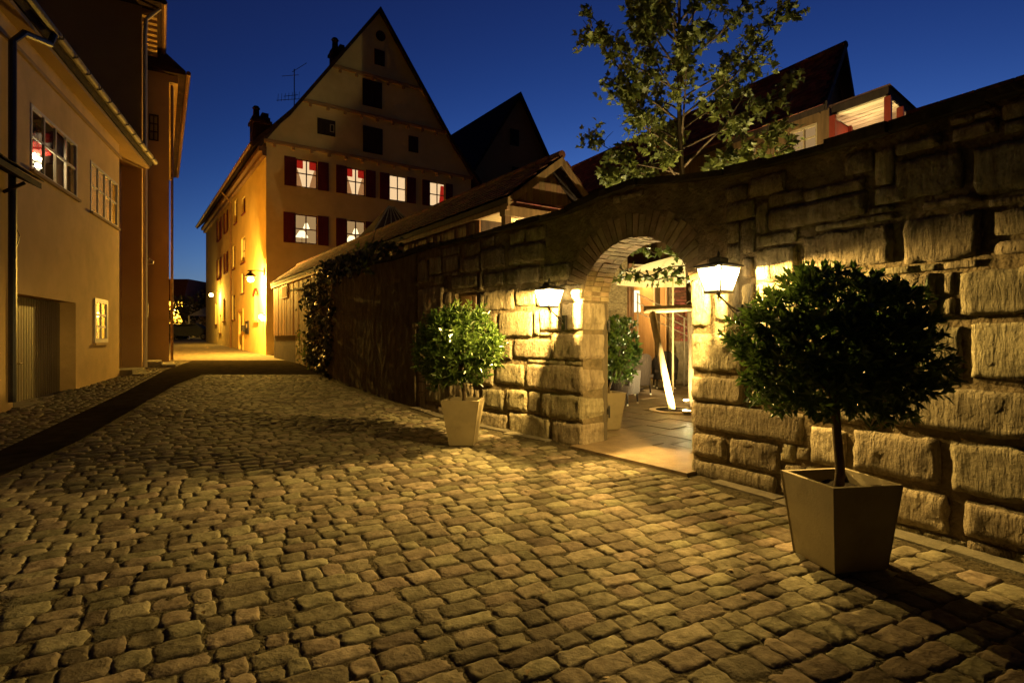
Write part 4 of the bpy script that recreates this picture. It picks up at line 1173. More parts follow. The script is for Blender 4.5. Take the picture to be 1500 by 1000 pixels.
MB().box(SD, NICHE[0]-.1, NICHE[1]+.1, -.2, .08, NICHE[2]-.1, NICHE[2]-.005).build('sill', MT['cream'], nb)
# string courses with little brackets
def gwid(h): return max(0, (h-10.75)/1.4105)
for h in (10.72, 13.0, 15.05):
    a0, a1 = (gwid(h)-.05 if h > 11 else -.1), 11.06-gwid(h)+.05
    cs_ = MB().box(GF, a0, a1, 0, .12, h-.08, h+.07).build('string_course', MT['brownwall'], gh)
    n = int((a1-a0)/.85)
    for k in range(n):
        a = a0+.4+k*.85
        if a < a1-.2: MB().box(GF, a, a+.12, .0, .14, h-.24, h-.082).build('bracket', MT['brownwall'], cs_)
def hatch(a0, a1, h0, h1, boards=3):
    f = MB().box(GF, a0-.05, a1+.05, .003, .03, h0-.05, h1+.05).build('hatch', MT['darkwood'], gh)
    for k in range(boards):
        w = (a1-a0)/boards
        MB().box(GF, a0+k*w+.008, a0+(k+1)*w-.008, .031, .055, h0, h1).build('hatch_board', MT['darkwood'], f)
for q in ((4.68,5.62,13.52,14.78,4), (4.70,5.65,11.12,12.37,4), (2.40,3.18,11.58,12.26,3), (7.22,7.68,11.6,12.36,2), (5.31,5.77,15.78,16.48,2)): hatch(*q)
MB().prism([GF.P(5.60+.26*math.cos(math.pi*k/7),.003,17.28+.27*math.sin(math.pi*k/7)) for k in range(14)], Vector((mu[0],mu[1],0))*.04).build('round_vent', MT['darkwood'], gh)
w_ = MB().box(GF, 2.95, 3.16, .056, .075, 11.72, 12.1).build('hatch_window', MT['frame'], gh)
MB().box(GF, 2.99, 3.12, .076, .08, 11.76, 12.06).build('pane', MT['dark'], w_)
# roof
sec = [(-.62,10.52),(1.1,12.42),(5.53,18.72),(9.96,12.42),(11.68,10.52)]
und = [(x, h-.24) for x, h in reversed(sec)]
rf = MB()
L = Vector((u[0],u[1],0))*24.0
ns = len(sec)
vs = [GF.P(x,.22,h) for x, h in sec]+[GF.P(x,.22,h-.26) for x, h in sec]
vs += [p+L for p in vs]
fs = []
for k in range(ns-1):
    fs += [(k,k+1,2*ns+k+1,2*ns+k), (ns+k+1,ns+k,3*ns+k,3*ns+k+1), (k,ns+k,ns+k+1,k+1), (2*ns+k,2*ns+k+1,3*ns+k+1,3*ns+k)]
fs += [(0,2*ns,3*ns,ns), (ns-1,2*ns-1,4*ns-1,3*ns-1)]
rf.add(vs, fs); rfo = rf.build('roof', MT['roofdark'], gh)
MB().box(SD, -.1, 23.6, .0, .34, 10.18, 10.40).box(SD, -.1, 23.6, .0, .18, 9.98, 10.178).build('cornice', MT['copper'], gh)
MB().tube([SD.P(-.1,.66,10.44), SD.P(23.7,.66,10.44)], .08, 8).build('gutter', MT['copper'], gh)
MB().tube([SD.P(9.9,.66,10.4), SD.P(9.9,.3,10.0), SD.P(9.9,.09,9.7), SD.P(9.9,.09,.6)], .055, 8).build('downpipe', MT['copper'], gh)
def chimney(fr, a, o, h0, h1, w, d):
    c_ = MB().box(fr, a-w/2, a+w/2, o-d/2, o+d/2, h0, h1).box(fr, a-w/2-.08, a+w/2+.08, o-d/2-.08, o+d/2+.08, h1-.35, h1-.2).build('chimney', MT['roofdark'], gh)
    MB().lathe(fr.P(a-w*.22,o,h1), [(.17,0),(.15,.45),(.2,.5),(.12,.62)], 10).build('chimney_pot', MT['roofdark'], c_)
    MB().box(fr, a+.05, a+w/2-.05, o-d*.3, o+d*.3, h1, h1+.28).build('chimney_cap', MT['roofdark'], c_)
chimney(GF, .42, -3.7, 10.3, 13.0, .85, .85)
chimney(GF, 4.05, -2.2, 15.0, 17.0, .7, .7)
an = thing('roof_antenna', GF.P(1.55, -1.2, 12.9), 'thin television aerial on the left roof slope of the gabled house', 'antenna')
p = GF.P(1.55,-1.2,12.85)
MB().tube([p, p+Vector((0,0,2.1))], .025, 5).build('mast', MT['metal'], an)
for (h, l) in ((.55,.9),(.75,.5),(1.75,.6)):
    MB().tube([p+Vector((-l*.9,-.2,h-.1)), p+Vector((l*.3,.1,h+.1))], .014, 4).build('boom', MT['metal'], an)
for k in range(7): MB().tube([p+Vector((-.75+k*.16,-.18+k*.04,.40+k*.035)), p+Vector((-.72+k*.16,-.18+k*.04,.78+k*.035))], .010, 4).build('element', MT['metal'], an)
MB().tube([p+Vector((-.1,0,1.95)), p+Vector((.55,.2,2.5))], .014, 4).build('element', MT['metal'], an)

# street lamp on the house corner, small wall lamps (far one assumed) and notice board
sl_ = thing('street_lamp', SD.P(.25,0,4.5), 'glaring sodium street lamp on a bracket at the corner of the gabled house', 'street lamp')
MB().tube([SD.P(.25,0,4.62), SD.P(.25,.35,4.66), SD.P(.25,.75,4.62)], .03, 7).build('bracket_arm', MT['metal'], sl_)
MB().box(SD, .15, .35, .0, .05, 4.45, 4.8).build('wall_plate', MT['metal'], sl_)
MB().lathe(SD.P(.25,.62,4.34), [(.25,0),(.26,.02),(.10,.20),(.03,.27)], 14).build('shade', MT['metal'], sl_)
MB().lathe(SD.P(.25,.62,4.10), [(.03,0),(.12,.04),(.15,.12),(.10,.22)], 12).build('lamp_globe', MT['sodium'], sl_, True)
light('sodium_light', 'POINT', SD.P(.25,.62,4.0), STREET_W, SODIUM, sl_, .12)
for k, (a, lb) in enumerate(((.55,'left of a pair of small glowing wall lamps at the house corner'),(.12,'right of a pair of small glowing wall lamps at the house corner'))):
    q = SD.P(a, .12, 2.36+.1*(1-k))
    cl = thing('wall_lamp', q, lb, 'wall lamp', 'pair of small wall lamps')
    MB().lathe(q+Vector((0,0,-.05)), [(.03,0),(.09,.03),(.10,.14),(.06,.2)], 10).build('globe', MT['sodium'], cl, True)
    MB().tube([SD.P(a,0,q.z+.2), SD.P(a,.12,q.z+.22), q+Vector((0,0,.15))], .018, 5).build('arm', MT['metal'], cl)
for a, h, ow, pw, lb in ((15.3, 4.45, .55, 800, 'small assumed wall lamp, added to light the far end of the gabled house'),):  # assumed lamp, added to brighten the side wall and far paving
    q = SD.P(a, ow, h)
    cl = thing('wall_lamp', q, lb, 'wall lamp')
    MB().lathe(q+Vector((0,0,-.12)), [(.04,0),(.12,.05),(.12,.16),(.05,.22)], 10).build('globe', MT['sodium'], cl, True)
    MB().lathe(q+Vector((0,0,.11)), [(.2,0),(.19,.02),(.03,.1)], 10).build('shade', MT['metal'], cl)
    MB().tube([SD.P(a,0,h+.22), SD.P(a,.3,h+.3), q+Vector((0,0,.2))], .025, 5).build('arm', MT['metal'], cl)
    light('lamp_light', 'POINT', q+Vector((0,0,-.2)), pw, SODIUM, cl, .1)  # fill light of the assumed lamp
nbd = thing('notice_board', SD.P(4.75,.03,2.1), 'dark framed notice board on the house wall beside the door', 'notice board')
MB().box(SD, 4.25, 5.2, .004, .06, 1.72, 2.42).build('frame', MT['board'], nbd)
MB().box(SD, 4.62, 4.9, .062, .068, 2.02, 2.26).build('paper_sheet', MT['paper'], nbd)
mb_ = thing('letter_box', SD.P(5.65,.05,1.9), 'small dark letter box between door and notice board', 'letter box')
MB().box(SD, 5.5, 5.85, .004, .14, 1.85, 2.2).build('box', MT['board'], mb_)
MB().box(SD, 5.53, 5.82, .141, .15, 2.08, 2.12).build('slot', MT['zinc'], mb_)

# ------------------------------------------------------------------ second gabled house
C2 = (-2.33, 34.1); F2 = Fr(C2, v, mu)
g2 = thing('narrow_gabled_house', F2.P(3.3,-5,gz(36)), 'darker narrow gabled house behind the shed, two dark openings in its gable', 'house')
b = MB().wall(F2, 0, 6.68, -.3, 11.5); b.poly(F2.P(0,0,11.5), F2.P(6.68,0,11.5), F2.P(3.34,0,16.8))
b.wall(Fr(C2, u, mv), 0, 15, -.3, 11.5); b.wall(Fr((C2[0]+6.68*v[0], C2[1]+6.68*v[1]), u, v), 0, 15, -.3, 11.5)
b.build('wall', MT['brownwall'], g2)
vs = [F2.P(-.45,.25,11.0),F2.P(3.34,.25,17.0),F2.P(7.13,.25,11.0),F2.P(-.45,.25,10.75),F2.P(3.34,.25,16.72),F2.P(7.13,.25,10.75)]
vs += [p+Vector((u[0],u[1],0))*15.5 for p in vs]
MB().add(vs, [(0,1,7,6),(1,2,8,7),(4,3,9,10),(5,4,10,11),(0,3,4,1),(1,4,5,2),(6,7,10,9),(7,8,11,10),(0,6,9,3),(2,5,11,8)]).build('roof', MT['roofdark'], g2)
for (a, h) in ((3.0,14.1),(3.15,11.75)):
    f = MB().box(F2, a-.32, a+.32, .003, .05, h-.5, h+.5).build('shutter', MT['darkwood'], g2)
    for k in range(3): MB().box(F2, a-.27+k*.18, a-.27+k*.18+.165, .051, .07, h-.45, h+.45).build('shutter_board', MT['darkwood'], f)

# ------------------------------------------------------------------ red-roofed house and veranda on the right
u2 = (-.485,.875); d2 = (.68,.733)
rh = thing('red_roofed_house', (6.0, 13.5, gz(13)), 'house with a steep dark red tiled roof behind the maple and wall', 'house')
R0 = Vector((7.0,12.0,7.65)); L0 = Vector((6.02,10.95,6.0)); Q0 = Vector((7.98,13.05,6.0)); U2 = Vector((u2[0],u2[1],0)); LEN = 10.0
WF = Fr((6.20,11.12), u2, (-.875,-.485))
wins = [(.25,.86,5.30,5.80), (1.66,2.16,5.38,5.82), (4.2,4.8,5.30,5.80)]
b = MB().wall(WF, 0, LEN, 0, 6.0, wins, .12)
b.poly(L0+U2*.18+Vector((.12,.1,-.06)), R0+U2*.18+Vector((0,0,-.1)), Q0+U2*.18+Vector((-.12,-.1,-.06)))
b.poly((6.20,11.12,0), (7.9,13.0,0), (7.9,13.0,5.95), (6.20,11.12,5.95))
b.wall(Fr((7.9,13.0), u2, (.875,.485)), 0, LEN, 0, 6.0)
b.build('wall', MT['timberwall'], rh)
for k, q in enumerate(wins): window(rh, WF, *q, 2, 2, 'frame', .08, 'roomdim', None, 'blind' if k == 9 else None, fw=.045, bars=.03)
th = Vector((0,0,-.12))
vs = [L0,R0,Q0,L0+th,R0+th,Q0+th]; vs += [p+U2*LEN for p in vs]
ro_ = MB().add(vs, [(0,1,7,6),(1,2,8,7),(4,3,9,10),(5,4,10,11),(0,3,4,1),(1,4,5,2),(6,7,10,9),(7,8,11,10),(0,6,9,3),(2,5,11,8)]).build('roof', MT['darkwood'], rh)
b = MB(); us = R0-L0; us -= U2*us.dot(U2)
us = R0-L0; tiles(b, L0+U2*.02-us*.01, U2, us, LEN-.2, us.length, .17, .15)
b.build('roof_tiles', MT['rooftile'], ro_, False, 'stuff')
for (p, q) in ((L0,R0),(R0,Q0)):
    MB().prism([p-U2*.05+Vector((0,0,-.13)), q-U2*.05+Vector((0,0,-.13)), q-U2*.05+Vector((0,0,.06)), p-U2*.05+Vector((0,0,.06))], U2*.045).build('barge_board', MT['darkwood'], rh)
for k in range(28): MB().tube([R0+U2*(k*.355-.05)+Vector((0,0,.02)), R0+U2*(k*.355+.31)+Vector((0,0,.03))], [.08,.07], 7).build('ridge_tile', MT['rooftile'], ro_)

K, Av, Bv = Vector((6.28,9.5,0)), Vector((5.82,10.32,0)), Vector((7.5,10.56,0)); Dv = Av+Bv-K
ve = thing('lit_veranda', (6.6,10.4,gz(10)), 'glowing red-framed veranda with a pale boarded ceiling on the red-roofed house', 'veranda')
def at_(p, z): return Vector((p.x, p.y, z))
cen = (K+Dv)/2
MB().prism([at_(cen+(p-cen)*.93, 0) for p in (K,Bv,Dv,Av)], (0,0,4.55)).build('lower_wall', MT['brownwall'], ve)
MB().prism([at_(cen+(p-cen)*1.03, 5.56) for p in (K,Bv,Dv,Av)], (0,0,.13)).build('fascia', MT['darkwood'], ve)
vs = [at_(cen+(p-cen)*1.12, 5.70) for p in (K,Bv,Dv,Av)]+[at_(cen+(p-cen)*.3, 5.86) for p in (K,Bv,Dv,Av)]
MB().add(vs, [(0,1,5,4),(1,2,6,5),(2,3,7,6),(3,0,4,7),(4,5,6,7),(3,2,1,0)]).build('roof', MT['roofdark'], ve)
for k in range(9):
    p0, p1 = K.lerp(Bv, k/9), K.lerp(Bv, (k+1)/9-.016)
    e = Av-K
    MB().prism([at_(p0,5.525-.002*(k%2)), at_(p1,5.525-.002*(k%2)), at_(p1+e,5.525-.002*(k%2)), at_(p0+e,5.525-.002*(k%2))], (0,0,.03)).build('ceiling_board', MT['palecl'], ve)
for p in (K, Av, Bv, K.lerp(Bv,.42), Av.lerp(Dv,.5)):
    MB().box(Fr((p.x,p.y), d2, u2), -.055, .055, -.055, .055, 4.5, 5.52).build('post', MT['redpaint'], ve)
MB().prism([at_(Av.lerp(Dv,.05),4.5), at_(Dv,4.5), at_(Dv,5.5), at_(Av.lerp(Dv,.05),5.5)], U2*.05).build('back_wall', MT['redpaint'], ve)
MB().prism([at_(Bv,4.5), at_(Dv,4.5), at_(Dv,5.5), at_(Bv,5.5)], Vector((d2[0],d2[1],0))*.05).build('end_wall', MT['redpaint'], ve)
for (p, q) in ((K,Av),(K,Bv)):
    MB().tube([at_(p,5.0), at_(q,5.0)], .03, 6).build('rail', MT['redpaint'], ve)
vq = Av.lerp(Dv, .42)-U2*.14
vlm = thing('assumed_veranda_lamp', at_(vq,4.95), 'assumed wall lamp on the back wall of the red veranda', 'lamp')  # unseen lamp, assumed from the lit veranda ceiling
MB().lathe(at_(vq,4.92), [(.04,0),(.08,.03),(.09,.10),(.05,.14)], 12).build('lamp_glass', MT['shade'], vlm)
MB().tube([at_(vq,4.9), at_(vq+U2*.13,4.9)], .015, 6).build('arm', MT['metal'], vlm)
light('assumed_veranda_light', 'POINT', at_(vq-U2*.14,5.08), 11, (1.0,.70,.38), vlm, .06)

lr = thing('low_tiled_roof', (5.9,5.6,.1), 'low red tiled roof ridge just above the wall at far right', 'outbuilding')
ud = Vector((.504,-.864,0)); pv = Vector((.864,.504,0)); r0_ = Vector((5.0,7.17,4.27))
e0, e1 = r0_-pv*.55+Vector((0,0,-.40)), r0_+pv*1.4+Vector((0,0,-.9))
vs = [e0,r0_,e1,e0-Vector((0,0,.08)),r0_-Vector((0,0,.08)),e1-Vector((0,0,.08))]; vs += [p+ud*4.4 for p in vs]
lo_ = MB().add(vs, [(0,1,7,6),(1,2,8,7),(4,3,9,10),(5,4,10,11),(0,3,4,1),(1,4,5,2),(6,7,10,9),(7,8,11,10),(0,6,9,3),(2,5,11,8)]).build('roof', MT['darkwood'], lr)
b = MB(); tiles(b, e0, ud, r0_-e0, 4.3, (r0_-e0).length, .17, .15); tiles(b, e1, ud, r0_-e1, 4.3, (r0_-e1).length, .17, .15); b.build('roof_tiles', MT['rooftile'], lo_, False, 'stuff')
for k in range(12): MB().tube([r0_+ud*(k*.36)+Vector((0,0,.02)), r0_+ud*(k*.36+.34)+Vector((0,0,.03))], [.075,.065], 7).build('ridge_tile', MT['rooftile'], lo_)
q = [e0+pv*.15, e1-pv*.15]; 
MB().prism([at_(q[0],0), at_(q[1],0), at_(q[1],3.3), at_(q[0],3.82)], ud*4.3).build('wall', MT['brownwall'], lr)

# ------------------------------------------------------------------ left side: cream house with garage
UL = (-.363,.932); NL = (.932,.363); OL = (-9.24,11.17)
LF = Fr(OL, UL, NL)
lh = thing('cream_house', LF.P(0,-3,gz(11)), 'cream rendered house on the left with a slatted garage door and gutter', 'house')
GD = (-1.24,1.92,.26,2.30); W1 = (-.49,2.0,4.68,5.92); W2 = (2.94,5.28,4.60,5.85); W3 = (3.2,4.28,1.38,2.50)
b = MB().wall(LF, -5, 5.45, -.3, 7.15, [GD, W1, W2, W3], .42 if False else .12)
P = LF.P
# deep reveals of the garage
for (p, q) in (((GD[0],GD[2]),(GD[1],GD[2])), ((GD[1],GD[2]),(GD[1],GD[3])), ((GD[1],GD[3]),(GD[0],GD[3])), ((GD[0],GD[3]),(GD[0],GD[2]))):
    b.poly(P(p[0],-.12,p[1]), P(q[0],-.12,q[1]), P(q[0],-.34,q[1]), P(p[0],-.34,p[1]))
b.wall(Fr(P(5.45,0,0)[:2], (-NL[0],-NL[1]), UL), 0, .5, -.3, 7.15)
PD = (5.75,6.75,.5,2.6)
b.wall(LF, 5.45, 7.9, -.3, 7.15, [PD], .2, -.5)
b.wall(Fr(P(-5,0,0)[:2], (-NL[0],-NL[1]), (-UL[0],-UL[1])), 0, 8, -.3, 7.15)
b.wall(Fr(P(-5,-8,0)[:2], UL, (-NL[0],-NL[1])), 0, 12.9, -.3, 7.15)
b.build('wall', MT['cream'], lh)
MB().box(LF, -5, 5.5, .0, .05, 6.62, 6.70).build('frieze_band', MT['brownwall'], lh)
MB().prism([P(-5.2,.34,7.22), P(-5.2,-4,10.6), P(-5.2,-8.3,7.22), P(-5.2,-8.3,7.1), P(-5.2,-4,10.45), P(-5.2,.30,7.1)], Vector((UL[0],UL[1],0))*13.1).build('roof', MT['roofdark'], lh)
MB().box(LF, -5.1, 7.85, -.45, .26, 7.02, 7.10).build('eaves_soffit', MT['brownwall'], lh)
gt_ = MB().tube([P(-5.2,.42,7.26), P(-.62,.42,7.26)], .075, 8).build('gutter', MT['metal'], lh)
g2_ = MB().tube([P(-.62,.42,7.26), P(7.9,.42,7.26)], .078, 10).build('gutter', MT['zinc'], lh)
for k in range(11): MB().tube([P(-.5+k*.78,.42,7.175), P(-.5+k*.78,.51,7.21), P(-.5+k*.78,.52,7.30)], .014, 5).build('gutter_bracket', MT['zinc'], g2_)
MB().tube([P(-.68,.42,7.2), P(-.75,.38,6.98), P(-1.35,.2,6.85), P(-1.52,.1,6.6), P(-1.52,.1,.4)], .06, 8).build('downpipe', MT['metal'], lh)
# garage: recessed vertical boards
dd = MB().box(LF, GD[0], GD[1], -.38, -.32, GD[2], GD[3]).build('garage_door', MT['garage'], lh)
n = 27
for k in range(n):
    w = (GD[1]-GD[0])/n
    MB().box(LF, GD[0]+k*w+.012, GD[0]+(k+1)*w-.012, -.32, -.295, GD[2]+.03, GD[3]-.02).build('door_slat', MT['garage'], dd)
MB().tube([P(-.35,-.30,1.02), P(-.35,-.22,1.02), P(-.22,-.22,1.02)], .018, 6).build('handle', MT['zinc'], dd)
MB().box(LF, GD[0]-.05, GD[1]+.03, -.32, .12, .10, .285).build('garage_sill', MT['kerb'], lh)
SP = [0,.54,1]
w1 = window(lh, LF, *W1, 4, 2, 'whiteframe', .05, None, None, None, fw=.055, sill='brownwall', bars=.045, split=SP)
for k in range(2): MB().poly(P(1.22+k*.42,-.16,W1[2]),P(1.60+k*.42,-.16,W1[2]),P(1.60+k*.42,-.16,W1[3]),P(1.22+k*.42,-.16,W1[3])).build('drape', MT['blind'], w1)
ch = thing('chandelier', P(.78,-.34,5.4), 'sparkling lit chandelier with red shade inside the upper left window', 'chandelier')
for k in range(16):
    a = k*2.4; rr = .05+.13*((k*7) % 5)/5
    MB().lathe(P(.78+1.5*rr*math.cos(a), -.34+.6*rr*math.sin(a), 4.98+.018*k), [(.008,0),(.036,.02),(.032,.05),(.008,.07)], 7).build('bulb', MT['bulb'] if k % 2 else MT['shade'], ch)
MB().lathe(P(.78,-.34,5.34), [(.24,0),(.245,.01),(.14,.18),(.12,.19)], 14).build('shade', MT['redcurtain'], ch)
MB().tube([P(.78,-.34,5.5), P(.78,-.34,5.95)], .01, 5).build('chain', MT['metal'], ch)
light('chandelier_light', 'POINT', P(.78,-.36,5.22), 6.0, (1.0,.75,.4), ch, .05)
window(lh, LF, *W2, 4, 2, 'whiteframe', .05, 'w2glow', None, None, fw=.055, sill='brownwall', bars=.045, split=SP)
window(lh, LF, *W3, 2, 3, 'whiteframe', .03, 'w3glow', None, None, fw=.11, sill='cream', bars=.06)
dr = MB().box(LF, PD[0], PD[1], -.70, -.64, PD[2], PD[3]).build('side_door', MT['darkwood'], lh)
for k in range(5): MB().box(LF, PD[0]+.03+k*.19, PD[0]+.205+k*.19, -.64, -.62, PD[2]+.05, PD[3]-.05).build('door_board', MT['darkwood'], dr)
for k, (a0, a1, o1, h) in enumerate(((5.6,7.0,.55,.46),(5.5,7.2,.85,.33))):
    pass
stp = thing('door_steps', P(6.3,.2,.4), 'worn stone steps in front of the recessed side door on the left', 'steps')
MB().box(LF, 5.62, 7.15, -.50, .28, .2, .58).build('upper_step', MT['kerb'], stp); MB().box(LF, 5.5, 7.3, .282, .60, .2, .50-.04).build('lower_step', MT['kerb'], stp)
cp = thing('small_canopy', P(-1.4,.0,4.1), 'small dark lean-to canopy jutting from the cream house at the left edge', 'canopy')
MB().prism([P(-3.2,0,4.50), P(-3.2,.5,4.20), P(-3.2,.5,4.10), P(-3.2,0,4.34)], Vector((UL[0],UL[1],0))*1.7).build('canopy_roof', MT['darkwood'], cp)
for a in (-3.1,-1.6): MB().tube([P(a,0,3.98), P(a,.3,4.17)], .03, 6).build('brace', MT['darkwood'], cp)
b = MB()
tiles(b, P(-3.22,.53,4.21), (UL[0],UL[1],0), P(0,0,4.53)-P(0,.53,4.21), 1.72, .60, .17, .15); b.build('canopy_tiles', MT['roofdark'], cp, False, 'stuff')
MB().tube([P(-1.45,.05,3.62), P(-1.3,.12,3.3), P(-1.4,.1,3.02), P(-1.5,.04,3.0)], .008, 5).build('cable', MT['metal'], cp)

# ------------------------------------------------------------------ tall hipped house and its neighbour farther up
UB = (-.526,.85); VB = (.85,.526); B2 = (-12.1,18.6)
E2 = Fr(B2, (-VB[0],-VB[1]), (.526,-.85)); S2 = Fr(B2, UB, VB)
th_ = thing('tall_hipped_house', S2.P(6,-5,gz(20)), 'tall dark brown house behind the cream house with deep eaves and pale downpipe', 'house')
b = MB().wall(E2, 0, 11, -.3, 12.5).wall(S2, 0, 10, -.3, 12.5)
b.wall(Fr(S2.P(0,-11,0)[:2], UB, (-VB[0],-VB[1])), 0, 10, -.3, 12.5); b.wall(Fr(S2.P(10,0,0)[:2], (-VB[0],-VB[1]), UB), 0, 11, -.3, 12.5)
b.build('wall', MT['brownwall'], th_)
cr_ = [S2.P(-.55,.55,12.5), S2.P(10.5,.55,12.5), S2.P(10.5,-11.5,12.5), S2.P(-.55,-11.5,12.5)]
r_ = [S2.P(4.2,-5.5,17), S2.P(6,-5.5,17)]
MB().add([p-Vector((0,0,.16)) for p in cr_]+cr_+r_, [(3,2,1,0),(0,1,5,4),(1,2,6,5),(2,3,7,6),(3,0,4,7),(4,5,9,8),(5,6,9),(6,7,8,9),(7,4,8)]).build('roof', MT['roofdark'], th_)
MB().tube([S2.P(-.5,.62,12.42), S2.P(3.6,.62,12.42)], .09, 8).build('gutter', MT['copper'], th_)
for k in range(9): MB().box(S2, .1+k*.42, .28+k*.42, .0, .42, 12.12, 12.33).build('dentil', MT['brownwall'], th_)
MB().tube([S2.P(-.12,.5,12.35), S2.P(-.1,.12,11.9), S2.P(-.08,.09,11.5), S2.P(-.08,.09,.55)], .062, 8).build('downpipe', MT['palecl'], th_)
MB().tube([S2.P(.65,.1,12.1), S2.P(.65,.1,.6)], .04, 7).build('drain_pipe', MT['copper'], th_)
wl_ = thing('wall_bulkhead_lamp', S2.P(1.2,.1,4.4), 'small unlit wall lamp on the tall brown house', 'lamp')
MB().lathe(S2.P(1.25,.18,4.05), [(.02,0),(.13,.03),(.15,.12),(.05,.2)], 10).build('bowl', MT['zinc'], wl_); MB().tube([S2.P(1.25,0,4.3),S2.P(1.25,.18,4.27)], .02, 5).build('arm', MT['metal'], wl_)
mb2 = thing('meter_box', S2.P(1.7,.1,2.6), 'small grey meter box on the tall brown house wall', 'meter box')
MB().box(S2, 1.4, 2.1, .004, .14, 2.25, 2.75).build('case', MT['zinc'], mb2); MB().box(S2, 1.45, 2.05, .141, .15, 2.3, 2.7).build('lid', MT['zinc'], mb2)
ds = thing('door_step', S2.P(1.6,.3,.6), 'flat stone step at the foot of the tall brown house', 'step')
MB().box(S2, .6, 2.6, .0, .55, .2, .70).build('step_stone', MT['kerb'], ds); MB().box(S2, .3, 2.9, .552, .95, .2, .60).build('lower_slab', MT['kerb'], ds)

B3 = (-13.2,21.9)
E3 = Fr(B3, (-VB[0],-VB[1]), (.526,-.85)); S3 = Fr(B3, UB, VB)
nh = thing('corner_house', S3.P(8,-4,gz(26)), 'brown house projecting into the street beyond the tall one, tiny window high up', 'house')
b = MB().wall(E3, 0, 9, -.3, 11.85, [(.34,.66,9.0,10.0)], .12).wall(S3, 0, 16, -.3, 11.85)
b.wall(Fr(S3.P(16,0,0)[:2], (-VB[0],-VB[1]), UB), 0, 9, -.3, 11.85); b.wall(Fr(S3.P(0,-9,0)[:2], UB, (-VB[0],-VB[1])), 0, 16, -.3, 11.85)
b.build('wall', MT['brownwall'], nh)
window(nh, E3, .34, .66, 9.0, 10.0, 2, 3, 'darkwood', .05, None, None, 'blind', fw=.05)
cr_ = [S3.P(-.25,.55,11.8), S3.P(16.3,.55,11.8), S3.P(16.3,-9.3,11.8), S3.P(-.25,-9.3,11.8)]; r_ = [S3.P(1.4,-4.3,16.5), S3.P(15,-4.3,16.5)]
MB().add([p-Vector((0,0,.16)) for p in cr_]+cr_+r_, [(3,2,1,0),(0,1,5,4),(1,2,6,5),(2,3,7,6),(3,0,4,7),(4,5,9,8),(5,6,9),(6,7,8,9),(7,4,8)]).build('roof', MT['roofdark'], nh)
MB().tube([S3.P(-.3,.64,11.72), S3.P(16.3,.64,11.72)], .085, 8).build('gutter', MT['copper'], nh)
MB().box(S3, .0, 16, .003, .30, 11.35, 11.62).build('cornice', MT['brownwall'], nh)
MB().tube([S3.P(.2,.10,11.3), S3.P(.2,.10,.65)], .05, 7).build('downpipe', MT['copper'], nh)

# ------------------------------------------------------------------ ivy and weeds on the wall
def ivy(spots, label, sd, nleaf, Lr=(.07,.13), m='ivy', name='ivy'):
    rg = random.Random(sd); c = spots[0]
    root = thing(name, WPT(c[0], .05, gz(wat(c[0])[1])), label, 'climber')
    b = MB(); l = MB()
    for (s0, h0, s1, h1, dens) in spots:
        pts = []
        for i in range(9):
            a = i/8; s = s0+(s1-s0)*a+.12*noise.noise((a*4, s0, sd)); h = h0+(h1-h0)*a
            pts.append(WPT(min(max(s,.1),SEND-.1), .07, h))
        b.tube(pts, .010, 5)
        for k in range(int(nleaf*dens)):
            a = rg.random(); s = s0+(s1-s0)*a+rg.gauss(0,.28); h = h0+(h1-h0)*a+rg.gauss(0,.16)
            bulge = .06+abs(rg.gauss(0,.10))*(.5+.8*(h > 2.4))
            s = min(max(s,.1),SEND-.1)
            if h < gz(wat(s)[1])+.02: continue
            p = WPT(s, bulge, h); t, n = wn_(s)
            if h > wtop(s): p = WPT(s, rg.uniform(-.35,.25), min(h, wtop(s)+.4))
            d = rdir(rg); d.z -= .7
            mleaf(l, p, d.normalized(), (Vector((n[0],n[1],.4))+rdir(rg)*.7).normalized(), rg.uniform(*Lr))
    b.build('stem', MT['bark'], root); l.build('foliage', MT[m], root, False, 'stuff')
ivy([(21.5,.5,20.4,3.3,1), (22.5,.5,22.2,3.4,1.2), (23.6,.6,23.8,3.4,1), (20.4,3.2,18.6,3.4,.8), (24.5,.6,24.8,3.2,.6), (19.8,3.3,17.8,3.25,.6), (22,3.3,20,3.55,.9)], 'dark ivy spilling over the far left stretch of the garden wall', 31, 420, (.09,.17))
ivy([(17.2,3.1,16.6,3.75,1), (16.9,3.1,16.2,3.5,1), (17.5,3.05,17.9,3.7,.7)], 'lit green shrub sprig sprouting over the wall top beside the shed', 33, 130, (.07,.13), 'vine', 'wall_shrub')
ivy([(25.6,.75,25.2,1.6,1), (26.8,.75,26.6,1.7,1), (24.2,.7,24.0,1.2,.8)], 'weedy plants at the foot of the far wall near the lit house', 35, 70, (.07,.12), 'vine', 'wall_weeds')

# ------------------------------------------------------------------ far end of the street
fh = thing('far_house', (-41, 66, gz(66)), 'far brown house with a flat-topped dark roof at the end of the street', 'house')
FF = Fr((-44.5,64), (1,0), (0,-1))
MB().wall(FF, 0, 7.4, 1, 5.6, [(3.6,4.4,3.2,4.6),(5.4,6.2,3.2,4.6),(5.4,6.2,1.9,2.8)], .2).box(FF, 0, 7.4, -8, -.25, 1, 5.6).build('wall', MT['ochre'], fh)
for q in ((3.6,4.4,3.2,4.6),(5.4,6.2,3.2,4.6),(5.4,6.2,1.9,2.8)): window(fh, FF, *q, 2, 2, 'frame', .12, 'sidelit' if q[0] > 5 else None, None, None)
MB().prism([FF.P(-.3,.3,5.6), FF.P(7.7,.3,5.6), FF.P(7.2,-1.6,8.3), FF.P(.2,-1.6,8.3)], (0,6,0)).build('roof', MT['rooftile'], fh)
fq = FF.P(6.9, .45, 4.7)
